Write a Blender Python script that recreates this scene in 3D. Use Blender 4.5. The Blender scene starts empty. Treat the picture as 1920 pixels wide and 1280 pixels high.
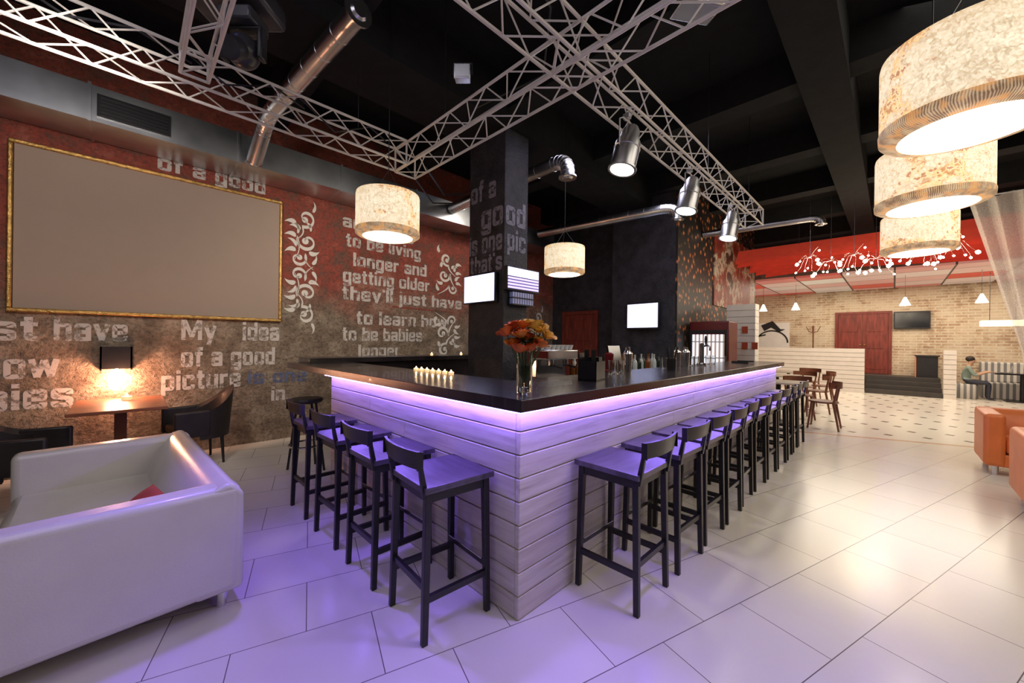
import bpy, bmesh, math, random
from mathutils import Vector, Matrix
random.seed(4)
S=bpy.context.scene; COL=S.collection
pi=math.pi
# ------------------------------------------------------------ materials
def nt(name):
    m=bpy.data.materials.new(name); m.use_nodes=True
    t=m.node_tree; p=t.nodes['Principled BSDF']; return m,t,p
def M(name,col,rough=.5,metal=0,es=0,ecol=None,var=.12,scale=6,bump=0,bscale=40,trans=0,coat=0,stretch=(1,1,1),alpha=1,spec=.5):
    m,t,p=nt(name); N=t.nodes; L=t.links
    tc=N.new('ShaderNodeTexCoord'); mp=N.new('ShaderNodeMapping'); mp.inputs['Scale'].default_value=stretch
    L.new(tc.outputs['Object'],mp.inputs['Vector'])
    n=N.new('ShaderNodeTexNoise'); n.inputs['Scale'].default_value=scale; n.inputs['Detail'].default_value=3
    L.new(mp.outputs[0],n.inputs['Vector'])
    r=N.new('ShaderNodeValToRGB')
    r.color_ramp.elements[0].position=.3; r.color_ramp.elements[1].position=.7
    r.color_ramp.elements[0].color=tuple(min(1,c*(1-var)) for c in col[:3])+(1,)
    r.color_ramp.elements[1].color=tuple(min(1,c*(1+var)) for c in col[:3])+(1,)
    L.new(n.outputs['Fac'],r.inputs[0]); L.new(r.outputs[0],p.inputs['Base Color'])
    p.inputs['Roughness'].default_value=rough; p.inputs['Metallic'].default_value=metal
    p.inputs['Transmission Weight'].default_value=trans; p.inputs['Coat Weight'].default_value=coat
    p.inputs['Alpha'].default_value=alpha; p.inputs['Specular IOR Level'].default_value=spec
    if es: p.inputs['Emission Color'].default_value=tuple((ecol or col)[:3])+(1,); p.inputs['Emission Strength'].default_value=es
    if bump:
        b=N.new('ShaderNodeBump'); b.inputs['Strength'].default_value=bump; b.inputs['Distance'].default_value=.01
        n2=N.new('ShaderNodeTexNoise'); n2.inputs['Scale'].default_value=bscale; n2.inputs['Detail'].default_value=4
        L.new(mp.outputs[0],n2.inputs['Vector']); L.new(n2.outputs['Fac'],b.inputs['Height']); L.new(b.outputs[0],p.inputs['Normal'])
    return m
class G:  # tiny node graph helper
    def __init__(s,m): s.t=m.node_tree; s.N=s.t.nodes; s.L=s.t.links; s.p=s.N.get('Principled BSDF')
    def n(s,ty,**k):
        x=s.N.new(ty)
        for a,b in k.items(): setattr(x,a,b)
        return x
    def l(s,a,b): s.L.new(a,b)
    def math(s,op,a,b=None,clamp=False):
        x=s.N.new('ShaderNodeMath'); x.operation=op; x.use_clamp=clamp
        for i,v in enumerate((a,b)):
            if v is None: continue
            if isinstance(v,(int,float)): x.inputs[i].default_value=v
            else: s.L.new(v,x.inputs[i])
        return x.outputs[0]
    def mix(s,f,a,b,blend='MIX'):
        x=s.N.new('ShaderNodeMix'); x.data_type='RGBA'; x.blend_type=blend
        for i,v in ((0,f),(6,a),(7,b)):
            if isinstance(v,(int,float)): x.inputs[i].default_value=v
            elif isinstance(v,tuple): x.inputs[i].default_value=v if len(v)==4 else v+(1,)
            else: s.L.new(v,x.inputs[i])
        return x.outputs[2]
    def ramp(s,f,stops):
        x=s.N.new('ShaderNodeValToRGB'); e=x.color_ramp.elements
        while len(e)<len(stops): e.new(.5)
        for i,(p,c) in enumerate(stops): e[i].position=p; e[i].color=c if len(c)==4 else tuple(c)+(1,)
        s.L.new(f,x.inputs[0]); return x.outputs[0]
    def noise(s,v,sc,det=4,rough=.5):
        x=s.n('ShaderNodeTexNoise'); x.inputs['Scale'].default_value=sc; x.inputs['Detail'].default_value=min(det,5); x.inputs['Roughness'].default_value=rough
        s.l(v,x.inputs['Vector']); return x.outputs['Fac']
    def bump(s,h,st=.3,d=.01):
        b=s.n('ShaderNodeBump'); b.inputs['Strength'].default_value=st; b.inputs['Distance'].default_value=d
        s.l(h,b.inputs['Height']); s.l(b.outputs[0],s.p.inputs['Normal'])
def coords(g,rz=0,kind='Object'):
    tc=g.n('ShaderNodeTexCoord'); mp=g.n('ShaderNodeMapping'); mp.inputs['Rotation'].default_value=(0,0,rz)
    g.l(tc.outputs[kind],mp.inputs['Vector']); return mp.outputs[0]

def mat_floor():
    m,t,p=nt('floor_tiles'); g=G(m)
    v=coords(g,math.radians(17.1))
    br=g.n('ShaderNodeTexBrick'); br.offset=.5; br.squash=1
    br.inputs['Scale'].default_value=1; br.inputs['Brick Width'].default_value=.60; br.inputs['Row Height'].default_value=.42
    br.inputs['Mortar Size'].default_value=.0022; br.inputs['Mortar Smooth'].default_value=.1; br.inputs['Bias'].default_value=0
    br.inputs['Color1'].default_value=(.75,.71,.62,1); br.inputs['Color2'].default_value=(.70,.66,.575,1); br.inputs['Mortar'].default_value=(.14,.12,.11,1)
    g.l(v,br.inputs['Vector'])
    nz=g.noise(v,1.5,3,.5)
    tile=g.mix(1,br.outputs['Color'],g.ramp(nz,[(.2,(.95,.95,.94)),(.8,(1,1,1))]),'MULTIPLY')
    v2=coords(g,math.radians(-20.7))
    sx=g.n('ShaderNodeSeparateXYZ'); g.l(v2,sx.inputs[0])
    P=.46
    fx=g.math('ABSOLUTE',g.math('SUBTRACT',g.math('FRACT',g.math('DIVIDE',sx.outputs[0],P)),.5))
    fy=g.math('ABSOLUTE',g.math('SUBTRACT',g.math('FRACT',g.math('DIVIDE',sx.outputs[1],P)),.5))
    dm=g.math('LESS_THAN',g.math('ADD',fx,fy),.15)
    mos=g.mix(dm,(.74,.70,.61),(.09,.08,.072))
    far=g.math('GREATER_THAN',sx.outputs[0],7.61)
    bd=g.math('MULTIPLY',far,g.math('LESS_THAN',sx.outputs[0],7.70))
    c=g.mix(far,tile,mos); c=g.mix(bd,c,(.55,.34,.21))
    g.l(c,p.inputs['Base Color'])
    p.inputs['Roughness'].default_value=.20
    g.bump(g.math('SUBTRACT',1,br.outputs['Fac']),.15,.003)
    return m
def mat_wall():
    m,t,p=nt('painted_concrete'); g=G(m); v=coords(g)
    sx=g.n('ShaderNodeSeparateXYZ'); g.l(v,sx.inputs[0])
    n1=g.noise(v,.8,5,.62); n2=g.noise(v,4.5,5,.72); n3=g.noise(v,28,5,.7)
    zz=g.math('ADD',sx.outputs[2],g.math('MULTIPLY',g.math('SUBTRACT',n1,.5),2.0))
    f=g.math('MULTIPLY',g.math('SUBTRACT',zz,1.65),1.4,True)
    f=g.math('MULTIPLY',f,g.ramp(n2,[(.32,(.3,)*3),(.48,(1,)*3)]))
    red=g.ramp(n2,[(.3,(.16,.042,.028)),(.55,(.35,.072,.045)),(.75,(.44,.16,.11))])
    brn=g.ramp(n2,[(.3,(.12,.082,.055)),(.5,(.26,.195,.135)),(.72,(.44,.36,.265))])
    c=g.mix(f,brn,red)
    c=g.mix(g.ramp(n3,[(.36,(.6,)*3),(.52,(0,)*3)]),c,(.06,.045,.035))
    g.l(c,p.inputs['Base Color']); p.inputs['Roughness'].default_value=.8
    g.bump(g.math('ADD',n2,g.math('MULTIPLY',n3,.7)),1.0,.04); return m
def mat_black():
    m,t,p=nt('black_plaster'); g=G(m); v=coords(g); n=g.noise(v,4,5,.7); n2=g.noise(v,35,4,.6)
    g.l(g.ramp(n,[(.3,(.012,.012,.016)),(.7,(.055,.052,.064))]),p.inputs['Base Color']); p.inputs['Roughness'].default_value=.6
    g.bump(g.math('ADD',n,n2),.8,.02); return m
def mat_floral():
    m,t,p=nt('floral_wallpaper'); g=G(m); v=coords(g)
    vo=g.n('ShaderNodeTexVoronoi'); vo.inputs['Scale'].default_value=7; vo.inputs['Randomness'].default_value=.95; g.l(v,vo.inputs['Vector'])
    d=g.math('ADD',vo.outputs['Distance'],g.math('MULTIPLY',g.noise(v,22,3),.55))
    c=g.ramp(d,[(.36,(.65,.33,.15)),(.46,(.45,.07,.02)),(.58,(.14,.08,.03)),(.68,(.012,.01,.01))])
    g.l(c,p.inputs['Base Color']); return m
def mat_brick():
    m,t,p=nt('old_brick'); g=G(m)
    tc=g.n('ShaderNodeTexCoord'); sx=g.n('ShaderNodeSeparateXYZ'); g.l(tc.outputs['Object'],sx.inputs[0])
    cx=g.n('ShaderNodeCombineXYZ'); g.l(g.math('ADD',sx.outputs[0],sx.outputs[1]),cx.inputs[0]); g.l(sx.outputs[2],cx.inputs[1])
    br=g.n('ShaderNodeTexBrick'); br.inputs['Scale'].default_value=1; br.inputs['Brick Width'].default_value=.26; br.inputs['Row Height'].default_value=.085
    br.inputs['Mortar Size'].default_value=.014; br.inputs['Color1'].default_value=(.58,.44,.29,1); br.inputs['Color2'].default_value=(.38,.23,.14,1); br.inputs['Mortar'].default_value=(.62,.55,.42,1)
    g.l(cx.outputs[0],br.inputs['Vector']); n=g.noise(tc.outputs['Object'],1.6,5,.75)
    c=g.mix(g.ramp(n,[(.42,(0,)*3),(.6,(.7,)*3)]),br.outputs['Color'],(.66,.58,.44))
    c=g.mix(g.ramp(n,[(.34,(.5,)*3),(.46,(0,)*3)]),c,(.24,.15,.09))
    g.l(c,p.inputs['Base Color']); p.inputs['Roughness'].default_value=.85; g.bump(g.math('SUBTRACT',1,br.outputs['Fac']),.5,.01); return m
def mat_plank(name,ax):
    m,t,p=nt(name); g=G(m)
    tc=g.n('ShaderNodeTexCoord'); mp=g.n('ShaderNodeMapping')
    mp.inputs['Scale'].default_value=(1.6,22,22) if ax=='x' else (22,1.6,22)
    g.l(tc.outputs['Object'],mp.inputs['Vector'])
    geo=g.n('ShaderNodeNewGeometry'); ad=g.n('ShaderNodeVectorMath',operation='ADD'); g.l(mp.outputs[0],ad.inputs[0])
    cb=g.n('ShaderNodeCombineXYZ'); r=g.math('MULTIPLY',geo.outputs['Random Per Island'],40); g.l(r,cb.inputs[0]); g.l(r,cb.inputs[1]); g.l(cb.outputs[0],ad.inputs[1])
    n=g.noise(ad.outputs[0],1.3,5,.6)
    c=g.ramp(n,[(.28,(.44,.38,.32)),(.45,(.62,.565,.50)),(.65,(.74,.69,.62))])
    c2=g.mix(g.math('MULTIPLY',geo.outputs['Random Per Island'],.4),c,(.58,.51,.43))
    vo=g.n('ShaderNodeTexVoronoi'); vo.inputs['Scale'].default_value=2.6; g.l(tc.outputs['Object'],vo.inputs['Vector'])
    k=g.ramp(vo.outputs['Distance'],[(.03,(1,)*3),(.05,(0,)*3)])
    c2=g.mix(g.math('MULTIPLY',k,.85),c2,(.14,.08,.05))
    g.l(c2,p.inputs['Base Color']); p.inputs['Roughness'].default_value=.5; g.bump(n,.3,.004); return m
def mat_shade():
    m,t,p=nt('printed_fabric_shade'); g=G(m); v=coords(g)
    n1=g.noise(v,13,3,.6); n2=g.noise(v,28,3,.6); big=g.noise(v,5,2); th=g.noise(v,90,2)
    ln=g.math('ABSOLUTE',g.math('SUBTRACT',n1,.5)); ln2=g.math('ABSOLUTE',g.math('SUBTRACT',n2,.52))
    plain=g.ramp(th,[(.35,(.74,.60,.40)),(.65,(1,.88,.64))])
    c=g.mix(g.ramp(ln,[(.004,(.5,)*3),(.03,(0,)*3)]),plain,(.42,.28,.14))
    c=g.mix(g.ramp(ln2,[(.004,(.4,)*3),(.04,(0,)*3)]),c,(.55,.40,.22))
    sx=g.n('ShaderNodeSeparateXYZ'); g.l(v,sx.inputs[0])
    edge=g.math('MULTIPLY',g.math('ABSOLUTE',g.math('SUBTRACT',sx.outputs[2],.2)),5.2)
    fl=g.ramp(g.math('ADD',g.math('ADD',big,g.math('MULTIPLY',n2,.35)),g.math('MULTIPLY',g.math('POWER',edge,2),.06)),[(.765,(0,)*3),(.82,(.8,)*3)])
    c=g.mix(fl,c,g.ramp(n2,[(.42,(.5,.20,.06)),(.5,(1,.60,.22)),(.56,(1,.82,.50)),(.6,(.45,.16,.06))]))
    c=g.mix(g.math('MULTIPLY',g.math('POWER',edge,4),.45,True),c,(.60,.36,.15))
    g.l(c,p.inputs['Emission Color']); g.l(c,p.inputs['Base Color'])
    p.inputs['Emission Strength'].default_value=.98; p.inputs['Roughness'].default_value=.9; return m
def mat_pleat():
    m,t,p=nt('pleated_band'); g=G(m); tc=g.n('ShaderNodeTexCoord')
    sx=g.n('ShaderNodeSeparateXYZ'); g.l(tc.outputs['Object'],sx.inputs[0])
    a=g.math('ARCTAN2',sx.outputs[1],sx.outputs[0]); w=g.math('SINE',g.math('MULTIPLY',g.math('ADD',a,g.math('MULTIPLY',g.noise(tc.outputs['Object'],8,2),.12)),190))
    n=g.noise(tc.outputs['Object'],22,4)
    c=g.ramp(g.math('ADD',g.math('MULTIPLY',w,.2),n),[(.3,(.20,.11,.06)),(.75,(.66,.48,.28))])
    n=g.noise(tc.outputs['Object'],14,3)
    c=g.mix(g.ramp(n,[(.50,(0,)*3),(.60,(.7,)*3)]),c,(.8,.38,.12))
    g.l(c,p.inputs['Base Color']); g.l(c,p.inputs['Emission Color']); p.inputs['Emission Strength'].default_value=.7; return m
def mat_paint(name,col,lo=.42,hi=.5,sc=9):
    m,t,p=nt(name); g=G(m); v=coords(g); n=g.noise(v,sc,5,.78)
    p.inputs['Base Color'].default_value=col+(1,); p.inputs['Roughness'].default_value=.8
    tr=g.n('ShaderNodeBsdfTransparent'); mx=g.n('ShaderNodeMixShader'); out=g.N['Material Output']
    g.l(g.ramp(n,[(lo,(.12,)*3),(hi,(.80,)*3)]),mx.inputs[0]); g.l(tr.outputs[0],mx.inputs[1]); g.l(p.outputs[0],mx.inputs[2]); g.l(mx.outputs[0],out.inputs[0]); return m
def mat_stripes(name,c1,c2,axis,freq,duty=.5,es=0,rough=.6):
    m,t,p=nt(name); g=G(m); v=coords(g); sx=g.n('ShaderNodeSeparateXYZ'); g.l(v,sx.inputs[0])
    f=g.math('LESS_THAN',g.math('FRACT',g.math('MULTIPLY',sx.outputs[axis],freq)),duty)
    c=g.mix(f,c1,c2); g.l(c,p.inputs['Base Color']); p.inputs['Roughness'].default_value=rough
    if es: g.l(c,p.inputs['Emission Color']); p.inputs['Emission Strength'].default_value=es
    return m
def mat_mural():
    m,t,p=nt('mural_print'); g=G(m); v=coords(g); n=g.noise(v,1.9,5,.6); n2=g.noise(v,7,4)
    c=g.ramp(n,[(.38,(.22,.025,.02)),(.47,(.32,.07,.035)),(.52,(.5,.42,.34)),(.57,(.45,.36,.28)),(.61,(.07,.035,.03))])
    c=g.mix(g.ramp(n2,[(.5,(0,)*3),(.6,(.6,)*3)]),c,(.09,.04,.02)); g.l(c,p.inputs['Base Color']); return m
def mat_panels():
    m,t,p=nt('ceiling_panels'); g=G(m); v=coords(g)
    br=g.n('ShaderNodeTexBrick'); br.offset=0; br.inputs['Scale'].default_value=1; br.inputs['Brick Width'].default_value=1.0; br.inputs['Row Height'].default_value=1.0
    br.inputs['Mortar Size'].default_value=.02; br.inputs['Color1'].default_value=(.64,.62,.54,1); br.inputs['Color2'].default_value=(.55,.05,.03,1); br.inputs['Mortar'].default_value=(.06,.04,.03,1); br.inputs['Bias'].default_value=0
    g.l(v,br.inputs['Vector']); g.l(br.outputs['Color'],p.inputs['Base Color']); g.l(br.outputs['Color'],p.inputs['Emission Color']); p.inputs['Emission Strength'].default_value=.3; return m  # added emission brightens white, red and grid colours alike

FLOOR=mat_floor(); WALL=mat_wall(); BLACK=mat_black(); FLORAL=mat_floral(); BRICK=mat_brick()
PLX=mat_plank('whitewashed_planks_x','x'); PLY=mat_plank('whitewashed_planks_y','y')
SHADE=mat_shade(); PLEAT=mat_pleat()
CEIL=M('ceiling_black',(.012,.013,.014),.9,bump=.2,spec=.15)
BEAMM=M('beam_black',(.017,.018,.019),.9,bump=.2,spec=.15)
PLAIN=M('plain_wall',(.55,.52,.46),.8)
DARKW=M('dark_wall',(.12,.10,.09),.8)
WHITEP=M('white_boards',(.76,.73,.67),.5,var=.04)
GAPM=M('board_gap',(.42,.38,.33),.8)
STEEL=M('galvanised_steel',(.68,.68,.69),.26,1,var=.2,scale=3)
DUCTM=M('dull_duct_steel',(.58,.60,.61),.33,1,var=.3,scale=2)
CHROME=M('chrome',(.72,.72,.74),.18,1,var=.05)
TRUSSM=M('truss_paint',(.70,.67,.62),.4,.1,var=.06)
STOOLM=M('black_stained_wood',(.010,.009,.011),.30,var=.4,scale=4,stretch=(1,1,8),bump=.15)
SEATM=M('worn_violet_lit_seat',(.070,.055,.085),.30,var=.5,scale=3,stretch=(1,7,1),bump=.12,spec=.8)  # violet light on the black seats is mixed into this base colour
TOPM=M('dark_wood_top',(.022,.017,.018),.22,var=.5,scale=3,stretch=(1,9,1),bump=.1,coat=.2)
WLEA=M('white_leather',(.74,.71,.65),.26,var=.03,bump=.10,bscale=120,coat=.35)
OLEA=M('orange_leather',(.74,.20,.05),.4,var=.08,bump=.15,bscale=120)
DLEA=M('dark_leather',(.018,.013,.012),.5,var=.3,bump=.2)
REDC=M('rust_fabric',(.42,.07,.03),.8)
WOODR=M('reddish_wood',(.26,.09,.045),.35,var=.3,scale=3,stretch=(1,8,1))
WOODB=M('brown_chair_wood',(.17,.06,.03),.35,var=.3)
DOORM=M('mahogany_door',(.19,.032,.02),.4,var=.35,scale=3,stretch=(6,6,1))
CANVAS=M('blank_canvas',(.35,.265,.205),.85,var=.015)
GOLD=M('gold_frame',(.50,.30,.09),.35,.8,var=.35,scale=30,bump=.6,bscale=60)
BPL=M('black_plastic',(.014,.014,.016),.35,var=.2)
GREYM=M('stage_light_casing',(.035,.035,.042),.3,var=.2)
GLASS=M('clear_glass',(.95,.97,.97),.02,trans=1,var=.01)
SMOKE=M('bottle_glass',(.02,.03,.02),.08,var=.3)
SCREEN=M('lit_screen',(.8,.85,1),.4,es=2.4,ecol=(.60,.63,1),var=.05)
DARKSCR=M('dark_screen',(.01,.01,.014),.12,var=.1)
LED=M('violet_led',(.4,.3,1),.5,es=64,ecol=(.27,.16,1.0))
INDIC=M('indicator_glow',(.4,.3,1),.5,es=30,ecol=(.30,.2,1.0))
BULB=M('bulb_glow',(1,.9,.75),.5,es=45,ecol=(1,.82,.55))
DIFF=M('diffuser_glow',(1,.9,.75),.5,es=3.5,ecol=(1,.91,.74))
LENS=M('lamp_lens',(1,.95,.8),.5,es=14,ecol=(1,.95,.75))
FLAME=M('flame',(1,.6,.2),.5,es=45,ecol=(1,.72,.40))
WAXG=M('candle_glass',(1,.7,.4),.3,es=.8,ecol=(1,.62,.28))
REDFIN=M('red_canopy_fabric_selflit',(.62,.055,.03),.6,es=.22,ecol=(.8,.075,.04),var=.15)  # emission added to brighten the red fins; the fabric is no lamp
CERAM=M('white_ceramic',(.75,.74,.72),.25,var=.03)
REDPL=M('red_enamel',(.14,.008,.010),.3,var=.1)
LET=mat_paint('worn_white_paint',(.68,.62,.56),.40,.49); LETB=mat_paint('worn_blue_paint',(.12,.15,.27),.42,.5); LETC=mat_paint('column_letter_paint',(.32,.31,.38),.36,.48); LETR=mat_paint('worn_red_paint',(.3,.05,.03),.42,.5)
ORN=mat_paint('ornament_paint',(.82,.77,.68),.25,.36,6)

# ------------------------------------------------------------ condensed block stencil alphabet (centre lines)
_L,_R=.09,.45
_O=[(_L,.37),(_L,.66),(_R,.66),(_R,.08),(_L,.08),(_L,.37)]
GLY={
'o':(.54,[_O]),'a':(.54,[[(_L,.54),(_L,.66),(_R,.66),(_R,0)],[(_R,.38),(_L,.38),(_L,.08),(_R,.08)]]),
'b':(.54,[[(_L,1),(_L,0)],[(_L,.66),(_R,.66),(_R,.08),(_L,.08)]]),'c':(.54,[[(_R,.48),(_R,.66),(_L,.66),(_L,.08),(_R,.08),(_R,.26)]]),
'd':(.54,[[(_R,1),(_R,0)],[(_R,.66),(_L,.66),(_L,.08),(_R,.08)]]),'e':(.54,[[(_L,.37),(_R,.37),(_R,.66),(_L,.66),(_L,.08),(_R,.08),(_R,.23)]]),
'f':(.36,[[(.37,.92),(.16,.92),(.16,0)],[(0,.67),(.36,.67)]]),'g':(.54,[[(_R,.66),(_L,.66),(_L,.08),(_R,.08)],[(_R,.74),(_R,-.17),(_L,-.17),(_L,-.07)]]),
'h':(.54,[[(_L,1),(_L,0)],[(_L,.66),(_R,.66),(_R,0)]]),'i':(.18,[[(_L,0),(_L,.74)],[(_L,.83),(_L,1)]]),
'j':(.2,[[(.11,.74),(.11,-.17),(-.03,-.17)],[(.11,.83),(.11,1)]]),'k':(.54,[[(_L,1),(_L,0)],[(.47,.74),(.2,.36)],[(.2,.44),(.47,0)]]),
'l':(.18,[[(_L,1),(_L,0)]]),'m':(.84,[[(_L,.74),(_L,0)],[(_L,.66),(.42,.66),(.42,0)],[(.42,.66),(.75,.66),(.75,0)]]),
'n':(.54,[[(_L,.74),(_L,0)],[(_L,.66),(_R,.66),(_R,0)]]),'p':(.54,[[(_L,.74),(_L,-.24)],[(_L,.66),(_R,.66),(_R,.08),(_L,.08)]]),
'r':(.40,[[(_L,.74),(_L,0)],[(_L,.64),(.38,.66)]]),'s':(.54,[[(_R,.50),(_R,.66),(_L,.66),(_L,.42),(_R,.32),(_R,.08),(_L,.08),(_L,.24)]]),
't':(.36,[[(.16,.95),(.16,.08),(.35,.08)],[(0,.67),(.35,.67)]]),'u':(.54,[[(_L,.74),(_L,.08),(_R,.08)],[(_R,.74),(_R,0)]]),
'v':(.54,[[(.07,.74),(.27,.03)],[(.27,.03),(.47,.74)]]),'w':(.80,[[(.07,.74),(.22,.03)],[(.22,.03),(.40,.70)],[(.40,.70),(.58,.03)],[(.58,.03),(.73,.74)]]),
'y':(.54,[[(.07,.74),(.27,.12)],[(.47,.74),(.2,-.24)]]),"'":(.16,[[(.08,1),(.08,.80)]]),
'M':(.86,[[(_L,0),(_L,1)],[(.12,1),(.43,.15)],[(.43,.15),(.74,1)],[(.77,0),(.77,1)]]),' ':(.26,[])}
def rounded(p,r=.05):
    out=[Vector(p[0])]
    for a,b,c in zip(p,p[1:],p[2:]):
        a,b,c=Vector(a),Vector(b),Vector(c); d1=(a-b); d2=(c-b); q=min(r,d1.length*.45,d2.length*.45)
        s=b+d1.normalized()*q; e=b+d2.normalized()*q
        for t in (0,.33,.67,1): out.append((s.lerp(b,t)).lerp(b.lerp(e,t),t))
    out.append(Vector(p[-1])); return out

# ------------------------------------------------------------ builders
class B:
    def __init__(s): s.bm=bmesh.new()
    def _mi(s,vs,mi):
        if mi:
            for f in {f for v in vs for f in v.link_faces}: f.material_index=mi
    def box(s,x0,y0,z0,x1,y1,z1,mi=0,rot=None):
        c=Vector(((x0+x1)/2,(y0+y1)/2,(z0+z1)/2)); m=Matrix.Translation(c)
        if rot is not None: m=m@rot
        m=m@Matrix.Diagonal((abs(x1-x0),abs(y1-y0),abs(z1-z0),1))
        r=bmesh.ops.create_cube(s.bm,size=1,matrix=m); s._mi(r['verts'],mi); return s
    def cyl(s,p0,p1,r0,r1=None,n=16,mi=0):
        p0=Vector(p0);p1=Vector(p1);d=p1-p0
        m=Matrix.Translation((p0+p1)/2)@Vector((0,0,1)).rotation_difference(d).to_matrix().to_4x4()
        r=bmesh.ops.create_cone(s.bm,cap_ends=True,segments=n,radius1=r0,radius2=r0 if r1 is None else r1,depth=d.length,matrix=m); s._mi(r['verts'],mi); return s
    def sph(s,c,r,sc=(1,1,1),u=16,v=10,mi=0):
        m=Matrix.Translation(Vector(c))@Matrix.Diagonal((sc[0],sc[1],sc[2],1))
        q=bmesh.ops.create_uvsphere(s.bm,u_segments=u,v_segments=v,radius=r,matrix=m); s._mi(q['verts'],mi); return s
    def ico(s,c,r):
        bmesh.ops.create_icosphere(s.bm,subdivisions=1,radius=r,matrix=Matrix.Translation(Vector(c))); return s
    def post(s,p0,p1,a0,b0,a1=None,b1=None,mi=0):
        a1=a0 if a1 is None else a1; b1=b0 if b1 is None else b1; V=[]
        for p,a,b in ((p0,a0,b0),(p1,a1,b1)):
            for sx,sy in ((-1,-1),(1,-1),(1,1),(-1,1)): V.append(s.bm.verts.new((p[0]+sx*a/2,p[1]+sy*b/2,p[2])))
        for f in ((3,2,1,0),(4,5,6,7),(0,1,5,4),(1,2,6,5),(2,3,7,6),(3,0,4,7)):
            q=s.bm.faces.new([V[i] for i in f]); q.material_index=mi
        return s
    def sweep(s,pts,r,n=12,cap=True,mi=0):
        pts=[Vector(p) for p in pts]; R=r if isinstance(r,(list,tuple)) else [r]*len(pts)
        rings=[]; up=None
        for i,p in enumerate(pts):
            d=(pts[min(i+1,len(pts)-1)]-pts[max(i-1,0)]).normalized()
            if up is None:
                up=Vector((0,0,1)) if abs(d.z)<.9 else Vector((1,0,0))
            up=(up-d*up.dot(d)).normalized(); w=d.cross(up)
            rings.append([s.bm.verts.new(p+R[i]*(math.cos(2*pi*k/n)*up+math.sin(2*pi*k/n)*w)) for k in range(n)])
        for a,b in zip(rings,rings[1:]):
            for k in range(n):
                f=s.bm.faces.new((a[k],a[(k+1)%n],b[(k+1)%n],b[k])); f.material_index=mi
        if cap: s.bm.faces.new(rings[0]).material_index=mi; s.bm.faces.new(rings[-1][::-1]).material_index=mi
        return s
    def lathe(s,prof,n=24,c=(0,0,0),mi=0):
        rings=[]
        for r,z in prof:
            if r<1e-5: rings.append([s.bm.verts.new((c[0],c[1],c[2]+z))])
            else: rings.append([s.bm.verts.new((c[0]+r*math.cos(2*pi*k/n),c[1]+r*math.sin(2*pi*k/n),c[2]+z)) for k in range(n)])
        for a,b in zip(rings,rings[1:]):
            for k in range(n):
                q=[a[k%len(a)],a[(k+1)%len(a)],b[(k+1)%len(b)],b[k%len(b)]]
                u=[]; [u.append(x) for x in q if x not in u]
                if len(u)>2:
                    f=s.bm.faces.new(u); f.material_index=mi
        return s
    def grid(s,fn,nu,nv,mi=0):
        V=[[s.bm.verts.new(fn(i/nu,j/nv)) for j in range(nv+1)] for i in range(nu+1)]
        for i in range(nu):
            for j in range(nv):
                f=s.bm.faces.new((V[i][j],V[i+1][j],V[i+1][j+1],V[i][j+1])); f.material_index=mi
        return s
    def text(s,body,x0,x1,base,cap,fn,nrm=Vector((0,-1,0)),w=.18):
        tot=sum(GLY[c][0]+.075 for c in body)-.075; k=(x1-x0)/tot; x=0; layer=0
        for ch in body:
            wd,paths=GLY[ch]
            for p in paths:
                q=rounded(p); layer+=1; off=nrm*(.0004*(layer%4))
                s.ribbon([(v.x+x,v.y) for v in q],[w]*len(q),lambda u,v:fn(x0+u*k,base+v*cap)+off)
            x+=wd+.075
        return s
    def ribbon(s,pts,ws,fn):
        n=len(pts); prev=None
        for i in range(n):
            a=Vector(pts[max(i-1,0)]);b=Vector(pts[min(i+1,n-1)]); d=(b-a); d=d.normalized() if d.length>0 else Vector((1,0))
            nn=Vector((-d.y,d.x))*ws[i]/2; p=Vector(pts[i])
            cur=(s.bm.verts.new(fn(*(p+nn))),s.bm.verts.new(fn(*(p-nn))))
            if prev: s.bm.faces.new((prev[0],prev[1],cur[1],cur[0]))
            prev=cur
        return s
    def obj(s,name,mat,parent=None,label=None,cat=None,loc=(0,0,0),rot=(0,0,0),smooth=True,bevel=0,kind=None,group=None,seg=2,recalc=True):
        if recalc: bmesh.ops.recalc_face_normals(s.bm,faces=s.bm.faces)
        me=bpy.data.meshes.new(name); s.bm.to_mesh(me); s.bm.free()
        for mm in (mat if isinstance(mat,(list,tuple)) else [mat]): me.materials.append(mm)
        if smooth:
            for p in me.polygons: p.use_smooth=True
            me.set_sharp_from_angle(angle=math.radians(38))
        o=bpy.data.objects.new(name,me); COL.objects.link(o); o.location=loc; o.rotation_euler=rot
        if parent: o.parent=parent
        if bevel:
            b=o.modifiers.new('b','BEVEL'); b.width=bevel; b.segments=seg; b.limit_method='ANGLE'
        tag(o,label,cat,group,kind); return o
def tag(o,label=None,cat=None,group=None,kind=None):
    if label: o['label']=label
    if cat: o['category']=cat
    if group: o['group']=group
    if kind: o['kind']=kind
def root(name,label,cat,loc=(0,0,0),rz=0,group=None):
    e=bpy.data.objects.new(name,None); e.empty_display_size=.1; COL.objects.link(e); e.location=loc; e.rotation_euler=(0,0,rz); tag(e,label,cat,group); return e
def dup(r,loc=None,rz=None,parent=None,label=None):
    kids=[c for c in r.children]
    o=r.copy(); COL.objects.link(o)
    if parent: o.parent=parent
    if loc is not None: o.location=loc
    if rz is not None: o.rotation_euler=(o.rotation_euler[0],o.rotation_euler[1],rz)
    if label: o['label']=label
    for c in kids: dup(c,parent=o)
    return o
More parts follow.
